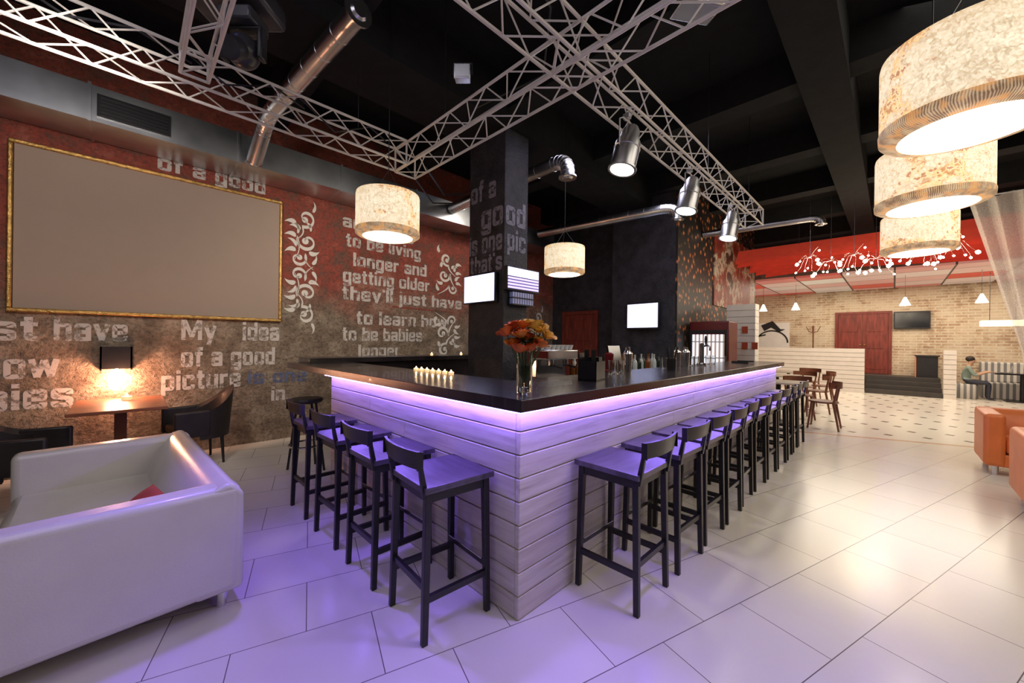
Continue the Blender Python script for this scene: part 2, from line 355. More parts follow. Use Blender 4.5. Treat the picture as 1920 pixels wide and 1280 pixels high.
def light(ty,loc,power,col=(1,.85,.68),size=.1,sizey=None,to=None,spot=60,blend=.5,parent=None,name='lamp_or_fill_light'):
    l=bpy.data.lights.new(name,ty); l.energy=power; l.color=col
    if ty=='AREA':
        l.size=size
        if sizey: l.shape='RECTANGLE'; l.size_y=sizey
    else: l.shadow_soft_size=size
    if ty=='SPOT': l.spot_size=math.radians(spot); l.spot_blend=blend
    o=bpy.data.objects.new(name,l); COL.objects.link(o); o.location=loc
    if to is not None: o.rotation_euler=(Vector(to)-Vector(loc)).to_track_quat('-Z','Y').to_euler()
    if parent: o.parent=parent
    return o
def struct(name,b,mat,label=None,bevel=0): return b.obj(name,mat,kind='structure',label=label,bevel=bevel,smooth=False)

# ------------------------------------------------------------ camera
cd=bpy.data.cameras.new('camera'); cam=bpy.data.objects.new('camera',cd); COL.objects.link(cam)
cd.sensor_width=36; cd.lens=716/1920*36; cd.clip_start=.05
cam.matrix_world=Matrix.Translation((0,0,1.42))@Matrix.Rotation(-pi/4,4,'Z')@Matrix.Rotation(pi/2,4,'X')@Matrix.Rotation(math.radians(.7),4,'Z')
S.camera=cam
w=bpy.data.worlds.new('world'); S.world=w; w.use_nodes=True
w.node_tree.nodes['Background'].inputs[0].default_value=(.5,.5,.6,1); w.node_tree.nodes['Background'].inputs[1].default_value=.05
S.view_settings.view_transform='Standard'

# ------------------------------------------------------------ room
struct('floor',B().box(-4,-6,-.1,17.5,6.3,0),FLOOR,'pale cream stone tiles with dark dotted mosaic area')
struct('ceiling',B().box(-4,-6,4.7,17.5,6.3,4.8),CEIL,'black painted concrete ceiling')
struct('wall_left',B().box(-4,6.15,0,7.75,6.3,4.7),WALL,'rough concrete wall with worn red paint')
struct('wall_back',B().box(7.6,2.94,0,7.75,6.15,4.7),BLACK,'black plaster wall behind the bar')
struct('trim_1',B().box(7.3,2.94,0,7.6,4.28,4.7),BLACK,'black projecting pilaster')
struct('wall_side',B().box(7.3,2.90,0,13.0,2.939,4.7).box(7.75,2.94,0,13.0,3.09,4.7),FLORAL,'dark floral wallpapered wall')
struct('wall_recess',B().box(12.85,3.09,0,13.0,5,4.7),PLAIN)
struct('wall_alcove',B().box(13.0,4.9,0,17.5,5.05,4.7),PLAIN)
struct('wall_far',B().box(17.4,-6,0,17.5,4.9,4.7),BRICK,'weathered beige and red brick wall')
struct('wall_right',B().box(-4,-6.1,0,17.5,-6,4.7),DARKW)
struct('wall_near',B().box(-4.1,-6,0,-4,6.3,4.7),DARKW)
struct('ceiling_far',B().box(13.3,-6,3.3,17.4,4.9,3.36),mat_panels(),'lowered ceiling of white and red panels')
struct('trim_2',B().box(-4,3.42,4.12,7.6,4.2,4.7),BEAMM,'deep black ceiling beam on column line')
struct('trim_3',B().box(-4,.35,4.2,13.3,.75,4.7),BEAMM,'black ceiling beam')
struct('trim_4',B().box(-4,-2.9,4.2,13.3,-2.5,4.7),BEAMM,'black ceiling beam')
k=5
for x in (1.2,3.3,5.2,7.1,9.0,10.9,12.8):
    struct('trim_%d'%k,B().box(x,-6,4.32,x+.3,6.15,4.7),BEAMM,'black cross rib of ceiling'); k+=1
col=B().box(3.3,3.46,0,3.73,4.16,4.12).obj('column',BLACK,label='black plaster column with worn stencilled lettering',cat='column',bevel=.01,smooth=False)
def colx(u,z): return Vector((3.296,3.46-u,z)) if u<0 else Vector((3.3+u,3.456,z))
for parts in ([('of a',-.66,-.16,3.28,.28)],[('go',-.44,-.02,2.90,.32),('od',.02,.38,2.90,.32)],[('is one',-.69,-.03,2.58,.27),('pic',.05,.39,2.58,.27)],[("that's",-.66,-.03,2.33,.23)]):
    b=B()
    for a in parts: b.text(*a,colx,nrm=Vector((-1,0,0)) if a[1]<0 else Vector((0,-1,0)))
    b.obj('lettering_line',LETC,parent=col,smooth=False,recalc=False,label='faded grey stencil letters')

# ------------------------------------------------------------ wall lettering
wf=lambda x,z:Vector((x,6.144,z))
def lettering(lines,mat,label):
    r=root('wall_lettering',label,'painted lettering',(lines[0][1],6.144,lines[0][3]),0,'stencilled quotations on the wall')
    for t,x0,x1,zb,c in lines:
        B().text(t,x0,x1,zb,c,lambda x,z:Vector((x-r.location.x,0,z-r.location.z))).obj('lettering_line',mat,parent=r,smooth=False,recalc=False)
    return r
lettering([('My',.44,.78,1.39,.25),('idea',1.06,1.49,1.39,.25),('of a good',.44,1.44,1.06,.24),('picture',.264,1.045,.78,.24),('in',1.40,1.57,.55,.2)],LET,'worn white stencil words reading my idea of a good picture')
lettering([('is one',1.12,1.85,.80,.19)],LETB,'faded blue stencil words')
lettering([('of a good',.21,1.30,3.40,.18)],LET,'worn white stencil words above framed canvas')
lettering([('just',-1.25,-.66,1.37,.25),('have',-.56,-.02,1.37,.25),('to learn how',-2.1,-.52,.99,.26),('to be babies',-2.2,-.42,.68,.26)],LET,'worn white stencil words beside the wall sconce')
lettering([('are going',2.35,3.6,3.2,.2),('to be living',2.4,3.75,2.9,.21),('longer and',2.52,3.88,2.6,.22),('getting older',2.36,3.95,2.33,.22),("they'll just have",2.35,4.70,2.05,.22),('to learn how',2.58,4.35,1.67,.22),('to be babies',2.36,3.80,1.40,.22),('longer',2.62,3.36,1.14,.2)],LET,'worn white stencil quotation about getting older')
B().ribbon([(3.2,2.0),(4.5,1.98)],[.03,.02],wf).obj('lettering_underline',LETR,label='red brush underline below stencil words',cat='painted line',smooth=False)
def orn(x0,x1,z0,z1,flip=1,mirror=1,seed=1):
    b=B(); W=x1-x0; H=z1-z0
    f=lambda u,v:Vector((x0+(u if mirror>0 else 1-u)*W,6.142,z0+(v if flip>0 else 1-v)*H)) 
    asp=W/H
    def spiral(cu,cv,r,a0,turns,dr,w,tail=None):
        pts=[];ws=[];n=30
        for i in range(n+1):
            t=i/n; rr=r*(1-t*.8); a=a0+dr*t*turns*2*pi
            pts.append((cu+rr*math.cos(a)/asp,cv+rr*math.sin(a))); ws.append(w*(1-.75*t)*(1 if not tail else min(1,.6+t)))
        if tail:
            p0=Vector(tail); p1=Vector(pts[0]); tp=[tuple(p0.lerp(p1,k/8)+Vector((.05*math.sin(pi*k/8)*dr/asp,0))) for k in range(8)]
            pts=tp+pts; ws=[w*(.1+.07*k) for k in range(8)]+ws
        b.ribbon(pts,ws,f)
        b2=pts[-1]; m=10; rb=r*.32
        b.ribbon([(b2[0]+(k/m-.5)*2*rb/asp,b2[1]) for k in range(m+1)],[2*rb*math.sqrt(max(0,1-(2*k/m-1)**2))+.0001 for k in range(m+1)],f)
    def leaf(u,v,a,L,w):
        m=10; b.ribbon([(u+L*k/m*math.cos(a+.9*k/m)/asp,v+L*k/m*math.sin(a+.9*k/m)) for k in range(m+1)],[w*math.sin(pi*(k/m)**.6)+.0005 for k in range(m+1)],f)
    spiral(.56,.82,.15,-.6*pi,1.0,1,.08,(.3,.45)); spiral(.62,.45,.16,pi*.9,1.05,1,.08,(.25,.12)); spiral(.36,.16,.13,.2*pi,1.0,-1,.07,(.8,.0))
    for (u,v,a) in ((.3,.5,2.2),(.32,.56,.9),(.42,.62,2.0),(.3,.28,2.5),(.3,.34,1.5),(.7,.62,1.2),(.66,.28,5.6),(.75,.1,.3),(.3,.70,2.2),(.75,.95,.6)):
        leaf(u,v,a,.17,.075)
    b.obj('wall_ornament',ORN,label='white painted baroque scroll ornament on red wall',cat='painted ornament',smooth=False,recalc=False,group='painted scroll ornaments',kind='stuff')
orn(1.55,2.02,2.45,3.36,seed=1); orn(1.55,2.02,1.6,2.5,flip=-1,seed=2); orn(3.95,4.80,2.30,3.15,mirror=-1,seed=3); orn(3.9,4.8,1.08,1.95,flip=-1,mirror=-1,seed=5); orn(6.7,7.3,1.2,2.2,seed=7)

fr=root('framed_canvas','large blank beige canvas in ornate gold frame','picture frame',(0,6.15,0))
B().box(-.82,-.03,1.68,1.48,-.012,3.33).obj('canvas',CANVAS,parent=fr,smooth=False)
b=B()
b.box(-.86,-.05,1.655,1.505,-.0,1.695); b.box(-.86,-.05,3.31,1.505,-.0,3.35); b.box(-.86,-.05,1.695,-.825,-.0,3.31); b.box(1.47,-.05,1.695,1.505,-.0,3.31)
b.obj('frame',GOLD,parent=fr,bevel=.01)

dk=root('air_duct','rectangular galvanised air duct along the wall','air duct',(0,0,0))
b=B(); x=-3.9
while x<6.2:
    b.box(x,5.56,3.53,x+1.2,6.12,3.88); b.box(x-.012,5.54,3.515,x+.012,6.13,3.895); x+=1.2
b.obj('duct_body',DUCTM,parent=dk,smooth=False)
for xg in (.02,2.9,5.2):
    g_=B().box(xg-.27,5.535,3.58,xg+.27,5.56,3.80); 
    for i in range(6): g_.box(xg-.25,5.515,3.6+i*.034,xg+.25,5.535,3.612+i*.034)
    g_.obj('grille',BPL,parent=dk,smooth=False)
def rduct(path,r,label):
    b=B(); b.sweep(path,r,20)
    P=[Vector(p) for p in path]
    for a,c in zip(P,P[1:]):
        n=max(1,int((c-a).length/.28)); d=(c-a).normalized()
        for i in range(n+1):
            q=a+(c-a)*i/n; b.cyl(q-d*.005,q+d*.005,r*1.04,n=20)
    d=(P[0]-P[1]).normalized(); b.cyl(P[0],P[0]+d*.02,r*1.3,n=24); b.cyl(P[0]+d*.02,P[0]+d*.04,r*.8,r*.6,n=20)
    b.obj('ventilation_pipe',STEEL,label=label,cat='duct',group='round ventilation pipes')
def arc(p,c,q,n=6):
    p,c,q=map(Vector,(p,c,q)); return [tuple(p.lerp(c,t/n).lerp(c.lerp(q,t/n),t/n)) for t in range(n+1)]
rduct([(1.2,2.9,3.9)]+arc((1.08,4.7,3.9),(1.06,5.0,3.9),(1.06,5.15,3.78))+[(1.04,5.48,3.55)],.082,'shiny spiral duct with round end flange above the truss')
rduct([(3.98,3.0,3.56)]+arc((3.98,3.0,3.62),(3.98,3.0,3.8),(4.0,3.25,3.8))+[(4.0,5.53,3.75)],.09,'galvanised pipe with downturned elbow near the column')
rduct([(6.5,2.6,3.52)]+arc((6.5,2.6,3.58),(6.5,2.6,3.72),(6.45,2.85,3.72))+[(6.2,5.4,3.74)],.085,'galvanised pipe with downturned elbow behind the bar')
rduct([(8.8,.95,3.62)]+arc((8.8,.95,3.64),(8.8,.95,3.72),(8.77,1.1,3.74))+[(8.6,2.88,3.74)],.07,'galvanised pipe above the dining area')

# ------------------------------------------------------------ trusses
def truss(p0,p1,label,w=.23,z=3.3):
    p0=Vector((p0[0],p0[1],z)); p1=Vector((p1[0],p1[1],z)); d=(p1-p0); L=d.length; d.normalize(); s=Vector((-d.y,d.x,0)); u=Vector((0,0,1))
    r=root('lighting_truss',label,'truss',tuple(p0)); h=w/2
    C=[s*h+u*h,-s*h+u*h,-s*h-u*h,s*h-u*h]
    for c in C: B().cyl(c,c+d*L,.0115,n=8).obj('chord',TRUSSM,parent=r)
    b=B(); n=max(2,int(L/.23)); st=L/n
    for a in range(4):
        c0,c1=C[a],C[(a+1)%4]
        for i in range(n):
            q0=(c0 if i%2==0 else c1)+d*st*i; q1=(c1 if i%2==0 else c0)+d*st*(i+1); b.cyl(q0,q1,.006,n=5)
    for c0,c1 in zip(C,C[1:]+C[:1]):
        for t in (0,L): b.cyl(c0+d*t,c1+d*t,.01,n=5)
    b.obj('lattice_bracing',TRUSSM,parent=r)
    return r
truss((-3.5,3.58),(1.94,3.58),'white painted box truss parallel to the mural wall')
truss((2.07,3.72),(2.07,-1.8),'white painted box truss crossing above the bar end')
truss((-1.5,1.5),(6.6,1.5),'white painted box truss above the long bar side')
truss((.30,3.45),(.30,-1.5),'white painted box truss carrying the projector',w=.15)
for i,(x,y) in enumerate(((-2,3.58),(1.5,3.58),(2.07,3.0),(2.07,.9),(4.6,1.5),(6.3,1.5),(.30,1.8))):
    B().cyl((0,0,0),(0,0,1.28),.003,n=6).obj('hanger_wire',BPL,label='thin dark suspension wire holding a truss',cat='wire',loc=(x,y,3.42),group='truss suspension wires')
def cable(p,r=.008): B().sweep(p,r,6).obj('cable',BPL,label='loose black cable lying along the truss',cat='cable',group='loose cables on the trusses')
for k in range(3): cable([(-.6+.8*k,3.5+.03*k,3.45),(-.3+.8*k,3.6,3.38-.04*k),(0+.8*k,3.55,3.45),(.3+.75*k,3.62,3.41)])
cable([(2.3,3.7,3.35),(2.7,3.9,3.2),(3.1,4.0,3.35),(3.3,4.2,3.5)],.01); cable([(2.1,3.75,3.3),(2.6,4.0,3.1),(3.1,4.3,3.3),(3.4,4.4,3.5)]); cable([(1.5,1.4,3.44),(1.8,1.5,3.46),(2.2,1.9,3.44),(2.1,2.6,3.44)])

pr=root('stage_spotlight','chrome par can spotlight hanging from the truss','spotlight',(2.75,1.5,3.18),group='par can spotlights on the truss')
CAN=M('can_aluminium',(.62,.62,.63),.33,1,var=.08)
cb_=B().lathe([(0,.19),(.05,.185),(.07,.15),(.075,.09),(.098,.05),(.098,-.15),(.11,-.155),(.11,-.17),(.092,-.17),(.09,-.12),(0,-.12)],28).lathe([(.1,.0),(.104,.004),(.1,.008)],28).obj('can_body',CAN,parent=pr,loc=(0,0,-.24),rot=(.12,.2,0))
B().lathe([(0,-.155),(.088,-.158),(.088,-.145),(0,-.145)],20).obj('lens',LENS,parent=cb_)
B().sweep([(-.112,0,-.24),(-.112,0,-.04),(-.06,0,-.01),(.06,0,-.01),(.112,0,-.04),(.112,0,-.24)],.006,6).cyl((0,0,-.01),(0,0,.06),.01).box(-.02,-.025,.0,.02,.025,.04).obj('yoke',CAN,parent=pr)
for x in (4.05,5.45): dup(pr,(x,1.5,3.18))
for x in (2.75,4.05,5.45): light('SPOT',(x,1.42,2.72),24,(1,.95,.82),.08,to=(x+.6,.5,0),spot=100,blend=.9)
def flood(loc,rz,s,label):
    r=root('floodlight',label,'floodlight',loc,rz,group='small floodlights')
    B().box(-.09*s,-.06*s,-.08*s,.09*s,.05*s,.08*s).box(-.1*s,-.07*s,-.09*s,.1*s,-.055*s,.09*s).obj('housing',STEEL,parent=r,bevel=.006)
    B().box(-.08*s,-.075*s,-.07*s,.08*s,-.071*s,.07*s).obj('glass',CAN,parent=r)
    B().sweep([(-.11*s,0,0),(-.11*s,0,.13*s),(.11*s,0,.13*s),(.11*s,0,0)],.008,6).obj('bracket',BPL,parent=r)
flood((1.82,2.4,3.5),-.8,.65,'small silver floodlight clamped to the truss'); flood((2.5,.9,3.62),-.6,1.5,'larger grey floodlight above the truss')
r=root('projector','black ceiling projector with glowing indicator light','projector',(.49,3.18,3.62),-pi/4)
B().box(-.25,-.17,0,.25,.17,.15).obj('projector_body',GREYM,parent=r,bevel=.03,seg=3)
B().cyl((.13,-.17,.08),(.13,-.21,.08),.055,.05,n=20).obj('projector_lens',DARKSCR,parent=r)
B().sph((-.02,-.172,.05),.012).obj('indicator_light',INDIC,parent=r)
B().cyl((0,0,.15),(0,0,1.08),.02,n=8).obj('ceiling_mount',BPL,parent=r)
r=root('moving_head_light','black moving head stage light below the projector','stage light',(.52,3.1,3.53),-pi/4)
B().box(-.11,-.1,-.04,.11,.1,.05).obj('light_base',GREYM,parent=r,bevel=.015)
B().box(-.14,-.035,-.25,-.11,.035,-.04).box(.11,-.035,-.25,.14,.035,-.04).box(-.14,-.035,-.06,.14,.035,-.035).obj('light_yoke',BPL,parent=r,bevel=.01)
B().sph((0,0,-.19),.1,(1,1,1.1)).cyl((0,-.06,-.22),(0,-.13,-.26),.075,.07).obj('light_head',GREYM,parent=r)

# ------------------------------------------------------------ bar
bar=root('bar_counter','whitewashed plank bar with dark wooden top and violet underlighting','bar counter',(0,0,0))
ZT=1.08
def clad(along,a0,a1,fixed,th,zs=9):
    b=B(); hz=ZT/zs; rnd=random.Random(int(a1*10))
    for i in range(zs):
        cuts=[a0]; x=a0+rnd.uniform(1.0,2.6)
        while x<a1-.6: cuts.append(x); x+=rnd.uniform(1.6,2.8)
        cuts.append(a1)
        for c0,c1 in zip(cuts,cuts[1:]):
            z0=i*hz+.0028; z1=(i+1)*hz-.0028
            if along=='x': b.box(c0+.001,fixed,z0,c1-.001,fixed+th,z1)
            else: b.box(fixed,c0+.001,z0,fixed+th,c1-.001,z1)
    return b
clad('x',1.40,7.35,1.335,.03).obj('plank_cladding',PLX,parent=bar,bevel=.004,seg=1,smooth=False,label='long whitewashed plank front')
clad('y',1.365,3.90,1.40,.03).obj('plank_cladding',PLY,parent=bar,bevel=.004,seg=1,smooth=False,label='short whitewashed plank front')
B().box(1.43,1.365,.02,1.50,3.88,ZT).box(1.50,1.365,.02,7.34,1.44,ZT).box(7.30,1.44,0,7.35,1.85,ZT).box(1.5,3.83,0,1.9,3.88,ZT).obj('counter_carcass',BPL,parent=bar,smooth=False)
b=B(); bm=b.bm
pts=[(1.31,1.245),(7.45,1.245),(7.45,1.93),(1.93,1.93),(1.93,5.05),(1.31,5.05)]
lo=[bm.verts.new((x,y,ZT)) for x,y in pts]; hi=[bm.verts.new((x,y,ZT+.062)) for x,y in pts]
bm.faces.new(hi); bm.faces.new(lo[::-1])
for i in range(6): bm.faces.new((lo[i],lo[(i+1)%6],hi[(i+1)%6],hi[i]))
b.obj('countertop',TOPM,parent=bar,bevel=.004,smooth=False)
B().box(1.34,1.276,ZT-.010,7.4,1.292,ZT-.001).obj('led_strip',LED,parent=bar,smooth=False)
B().box(1.338,1.295,ZT-.010,1.354,3.9,ZT-.001).obj('led_strip',LED,parent=bar,smooth=False)
B().box(2.0,4.78,0,4.6,4.86,1.14).box(1.45,4.70,1.14,4.7,5.12,1.2).obj('rear_ledge',TOPM,parent=bar,label='dark rear bar ledge holding tea lights',bevel=.004,smooth=False)
bc=root('back_counter','dark back counter inside the bar','counter',(0,0,0))
B().box(3.35,2.72,0,7.1,3.3,.9).obj('cabinet_body',BPL,parent=bc,smooth=False)
B().box(3.3,2.68,.9,7.15,3.34,.93).obj('worktop',STEEL,parent=bc,smooth=False)

# ------------------------------------------------------------ stools
st=root('bar_stool','black wooden bar stool with low curved backrest','bar stool',(2.05,1.12,0),group='black bar stools along the counter')
zs=.735
B().grid(lambda u,v:Vector(((u-.5)*.40,(v-.5)*.40,zs-.014*math.sin(pi*u)*math.sin(pi*v))),8,8).box(-.2,-.2,zs-.028,.2,.2,zs-.0145).box(-.2,-.2,zs-.016,-.19,.2,zs).box(.19,-.2,zs-.016,.2,.2,zs).box(-.19,-.2,zs-.016,.19,-.19,zs).box(-.19,.19,zs-.016,.19,.2,zs).obj('seat',SEATM,parent=st,recalc=False)
B().box(-.17,-.175,zs-.08,.17,-.155,zs-.028).box(-.17,.155,zs-.08,.17,.175,zs-.028).box(-.175,-.16,zs-.08,-.155,.16,zs-.028).box(.155,-.16,zs-.08,.175,.16,zs-.028).obj('apron',STOOLM,parent=st,smooth=False)
for sx in (-1,1):
    B().post((sx*.178,.178,0),(sx*.165,.165,zs-.028),.028,.03,.034,.036).obj('leg',STOOLM,parent=st,bevel=.004,smooth=False)
    b=B().post((sx*.178,-.188,0),(sx*.168,-.172,zs-.028),.028,.03,.032,.036); b.post((sx*.17,-.185,zs-.06),(sx*.172,-.226,.895),.024,.03,.02,.018)
    b.obj('leg',STOOLM,parent=st,bevel=.004,smooth=False,label='rear leg rising to hold the backrest')
def backf(th):
    def f(u,v):
        a=(u-.5)*2; return Vector((a*.19,-.226-.028*(1-a*a)-.012*v+th,.825+.085*v))
    return f
B().grid(backf(0),10,3).grid(backf(.014),10,3).box(-.192,-.242,.825,-.188,-.21,.908).box(.188,-.242,.825,.192,-.21,.908).grid(lambda u,v:backf(.014*v)(u,1),10,1).grid(lambda u,v:backf(.014*v)(u,0),10,1).obj('backrest',STOOLM,parent=st,recalc=False)
B().box(-.165,-.188,.24,.165,-.168,.27).obj('stretcher',STOOLM,parent=st,smooth=False)
B().box(-.185,-.17,.19,-.163,.17,.22).obj('stretcher',STOOLM,parent=st,smooth=False)
B().box(.163,-.17,.19,.185,.17,.22).obj('stretcher',STOOLM,parent=st,smooth=False)
B().box(-.165,.158,.24,.165,.182,.272).obj('footrest',STOOLM,parent=st,smooth=False)
B().box(-.16,.15,.272,.16,.186,.276).obj('footrest_plate',CHROME,parent=st,smooth=False,label='chrome foot plate')
for x in (2.58,3.06,3.52,3.98,4.46,4.95,5.43,5.9,6.37,6.82): dup(st,(x,1.12+random.uniform(-.015,.005),0),random.uniform(-.05,.05))
for i,(y,rz) in enumerate(((1.70,-.07),(2.26,.0),(2.84,.03),(3.44,.0))): dup(st,(1.18,y,0),-pi/2+rz)
ts=root('round_bar_stool','black round backless bar stool beneath the counter end','bar stool',(1.36,4.5,0))
B().lathe([(0,.78),(.15,.78),(.165,.76),(.15,.735),(0,.735)],20).obj('seat',DLEA,parent=ts)
for a in range(4): B().cyl((.2*math.cos(a*pi/2+.78),.2*math.sin(a*pi/2+.78),0),(.1*math.cos(a*pi/2+.78),.1*math.sin(a*pi/2+.78),.74),.013,n=8).obj('leg',BPL,parent=ts)
B().sweep([(.165*math.cos(a*pi/12),.165*math.sin(a*pi/12),.28) for a in range(25)],.01,6).obj('foot_ring',CHROME,parent=ts)

# ------------------------------------------------------------ pendants
pe=root('pendant_lamp','drum pendant lamp with floral fabric shade glowing warmly','pendant lamp',(1.72,3.40,2.40),group='drum pendant lamps')
R=.285;H=.385
B().lathe([(R,0.045),(R+.004,.05),(R+.004,H-.02),(R,H),(R-.006,H),(R-.006,.045)],64).obj('lamp_shade',SHADE,parent=pe)
B().lathe([(R+.006,.052),(R+.008,.045),(R+.006,.012),(R-.01,.0),(R*.80,-.012),(R*.78,-.008),(R*.80,.0)],96).obj('pleated_band',PLEAT,parent=pe)
B().lathe([(0,-.012),(R*.80,-.010),(R*.80,-.002),(0,-.002)],40).obj('diffuser',DIFF,parent=pe)
B().lathe([(0,H-.03),(R-.006,H-.03),(R-.006,H-.036),(0,H-.036)],40).obj('top_diffuser',SHADE,parent=pe)
b=B()
for a in range(3): b.cyl((.2*math.cos(a*2.09),.2*math.sin(a*2.09),H-.03),(0,0,H+.25),.0025,n=6)
b.cyl((0,0,H+.25),(0,0,4.69-2.41),.004,n=6).obj('cord',BPL,parent=pe)
light('POINT',(0,0,-.12),4.5,(1,.88,.70),.15,parent=pe)
dup(pe,(4.42,3.37,2.40),.9)
for i,(x,y) in enumerate(((2.67,-.225),(3.98,-.175),(5.85,-.17))): dup(pe,(x,y,2.41),1.3*i+.5)

# ------------------------------------------------------------ sofas
def sofa(name,label,cat,w,d,h,mat,loc,rz,sh=.4,at=.16,bt=.2,legm=None,z0=.1,group=None,armh=None):
    r=root(name,label,cat,loc,rz,group); x0=-d/2;x1=d/2;y0=-w/2;y1=w/2; ah=armh or h
    B().box(x0+.02,y0+.03,z0,x1-.03,y1-.03,z0+.14).obj('base',mat,parent=r,bevel=.02,seg=3)
    B().box(x0+.01,y0+at,z0+.14,x1-bt+.02,y1-at,sh).obj('seat_cushion',mat,parent=r,bevel=.045,seg=4)
    b=B(); bm=b.bm
    pr=[(x1-bt-.08,sh-.12),(x1-bt-.07,sh+.02),(x1-bt+.0,h-.08),(x1-bt+.06,h-.01),(x1-bt+.12,h+.012),(x1-.05,h+.012),(x1,h-.05),(x1,z0),(x1-bt,z0)]
    A=[bm.verts.new((x,y0+.005,z)) for x,z in pr]; C=[bm.verts.new((x,y1-.005,z)) for x,z in pr]; n=len(pr)
    bm.faces.new(A); bm.faces.new(C[::-1]); [bm.faces.new((A[i],A[(i+1)%n],C[(i+1)%n],C[i])) for i in range(n)]
    b.obj('backrest',mat,parent=r,bevel=.02,seg=3)
    for s in (0,1):
        ya,yb=(y0,y0+at) if s==0 else (y1-at,y1)
        B().box(x0,ya,z0,x1-.012,yb,ah).obj('armrest',mat,parent=r,bevel=.04,seg=4)
    for sx in (x0+.07,x1-.08):
        for sy in (y0+.09,y1-.09): B().cyl((sx,sy,0),(sx,sy,z0+.01),.022,.028,n=14).obj('leg',legm or STEEL,parent=r)
    return r
sofa('sofa','white leather sofa with square arms and steel feet','sofa',1.72,.90,.65,WLEA,(-.05,3.27,0),math.radians(2.7),sh=.40,at=.15,bt=.2)
B().grid(lambda u,v:Vector(((u-.5)*.18,(v-.5)*.26,.04*(math.sin(pi*u)*math.sin(pi*v))**.5)),12,12).grid(lambda u,v:Vector(((u-.5)*.18,(v-.5)*.26,-.04*(math.sin(pi*u)*math.sin(pi*v))**.5)),12,12).obj('cushion',REDC,label='small rust red cushion lying on the white sofa',cat='cushion',loc=(.055,2.74,.545),rot=(.1,-.7,.15))
sofa('sofa','orange leather sofa near the patterned floor','sofa',1.6,.75,.68,OLEA,(7.15,-1.52,0),0,sh=.42,group='orange lounge sofas')
sofa('sofa','orange leather sofa close to the hanging lamps','sofa',1.6,.75,.68,OLEA,(5.55,-1.58,0),pi,sh=.42,group='orange lounge sofas')
lt=root('coffee_table','low pale lounge table between orange sofas','table',(6.37,-1.8,0))
B().box(-.2,-.5,.42,.2,.5,.46).obj('table_top',WHITEP,parent=lt,bevel=.008)
for sx in (-.15,.15):
    for sy in (-.42,.42): B().box(sx-.02,sy-.02,0,sx+.02,sy+.02,.42).obj('leg',BPL,parent=lt)
def tub(loc,rz,label):
    r=root('armchair',label,'armchair',loc,rz,'dark armchairs at the wall table')
    B().box(-.24,-.22,.36,.2,.22,.45).obj('seat',DLEA,parent=r,bevel=.03,seg=3)
    def w(o):
        def f(u,v):
            a=(u-.5)*pi*1.15; k=math.cos(a)**2 if abs(a)<pi/2 else 0
            rr=.27-o; return Vector((.02+rr*math.cos(a)*(1.0),(rr*math.sin(a)),.30+(.32+.24*k)*v))+Vector((.05*v*k,0,0))
        return f
    def shell(u,v):
        q=v*2
        return w(0)(u,q) if q<=1 else w(.045)(u,2-q)
    B().grid(shell,24,16).obj('curved_back',DLEA,parent=r)
    B().box(-.26,-.275,.34,.05,-.225,.62).obj('armrest',DLEA,parent=r,bevel=.015)
    B().box(-.26,.225,.34,.05,.275,.62).obj('armrest',DLEA,parent=r,bevel=.015)
    for sx in (-.21,.17):
        for sy in (-.2,.2): B().cyl((sx*1.1,sy*1.1,0),(sx,sy,.37),.012,.02,n=8).obj('leg',BPL,parent=r)
tub((.55,5.60,0),.15,'dark brown leather armchair beside the wall table')
tub((-.66,5.0,0),pi-.2,'dark leather armchair facing the wall table')
wt=root('side_table','reddish wood table against the mural wall','table',(-.06,5.5,0))
B().box(-.33,-.5,.72,.33,.5,.75).obj('table_top',WOODR,parent=wt,bevel=.005)
B().box(-.045,-.045,.03,.045,.045,.72).obj('pedestal',WOODB,parent=wt)
B().box(-.2,-.25,0,.2,.25,.03).obj('base',BPL,parent=wt,bevel=.006)
r=root('wall_sconce','small black square wall sconce glowing warm','wall lamp',(-.105,6.15,1.05))
B().box(-.125,-.09,.015,.125,0,.03).box(-.125,-.1,.02,.125,-.085,.26).box(-.125,-.1,.0,-.11,0,.26).box(.11,-.1,0,.125,0,.26).obj('sconce_body',BPL,parent=r,smooth=False)
B().sph((0,-.05,-.01),.025).obj('bulb',BULB,parent=r)
light('POINT',(-.105,6.02,.93),32,(1,.44,.26),.04)
def candle(loc,label='glass tea light with small flame',s=1,grp='tea lights'):
    r=root('tea_light',label,'candle',loc,0,grp)
    B().lathe([(0,0),(.022*s,0),(.024*s,.022*s),(.021*s,.022*s),(.020*s,.006),(0,.006)],16).obj('candle_glass',WAXG,parent=r)
    B().lathe([(0,.010*s),(.008*s,.018*s),(.006*s,.030*s),(0,.04*s)],8).obj('flame',FLAME,parent=r)
    return r
candle((-.02,5.75,.75),'amber glass candle on the wall table',1.8,'wall table candle'); light('POINT',(-.02,5.75,.95),4,(1,.45,.2),.03)
c0=candle((1.86,3.1,1.142),'tea light burning on the bar top')
for i in range(1,7): dup(c0,(1.86,3.1-.09*i,1.142))
for x in (3.2,3.75,4.3): dup(c0,(x,4.9,1.2),label='tea light on the dark rear ledge')

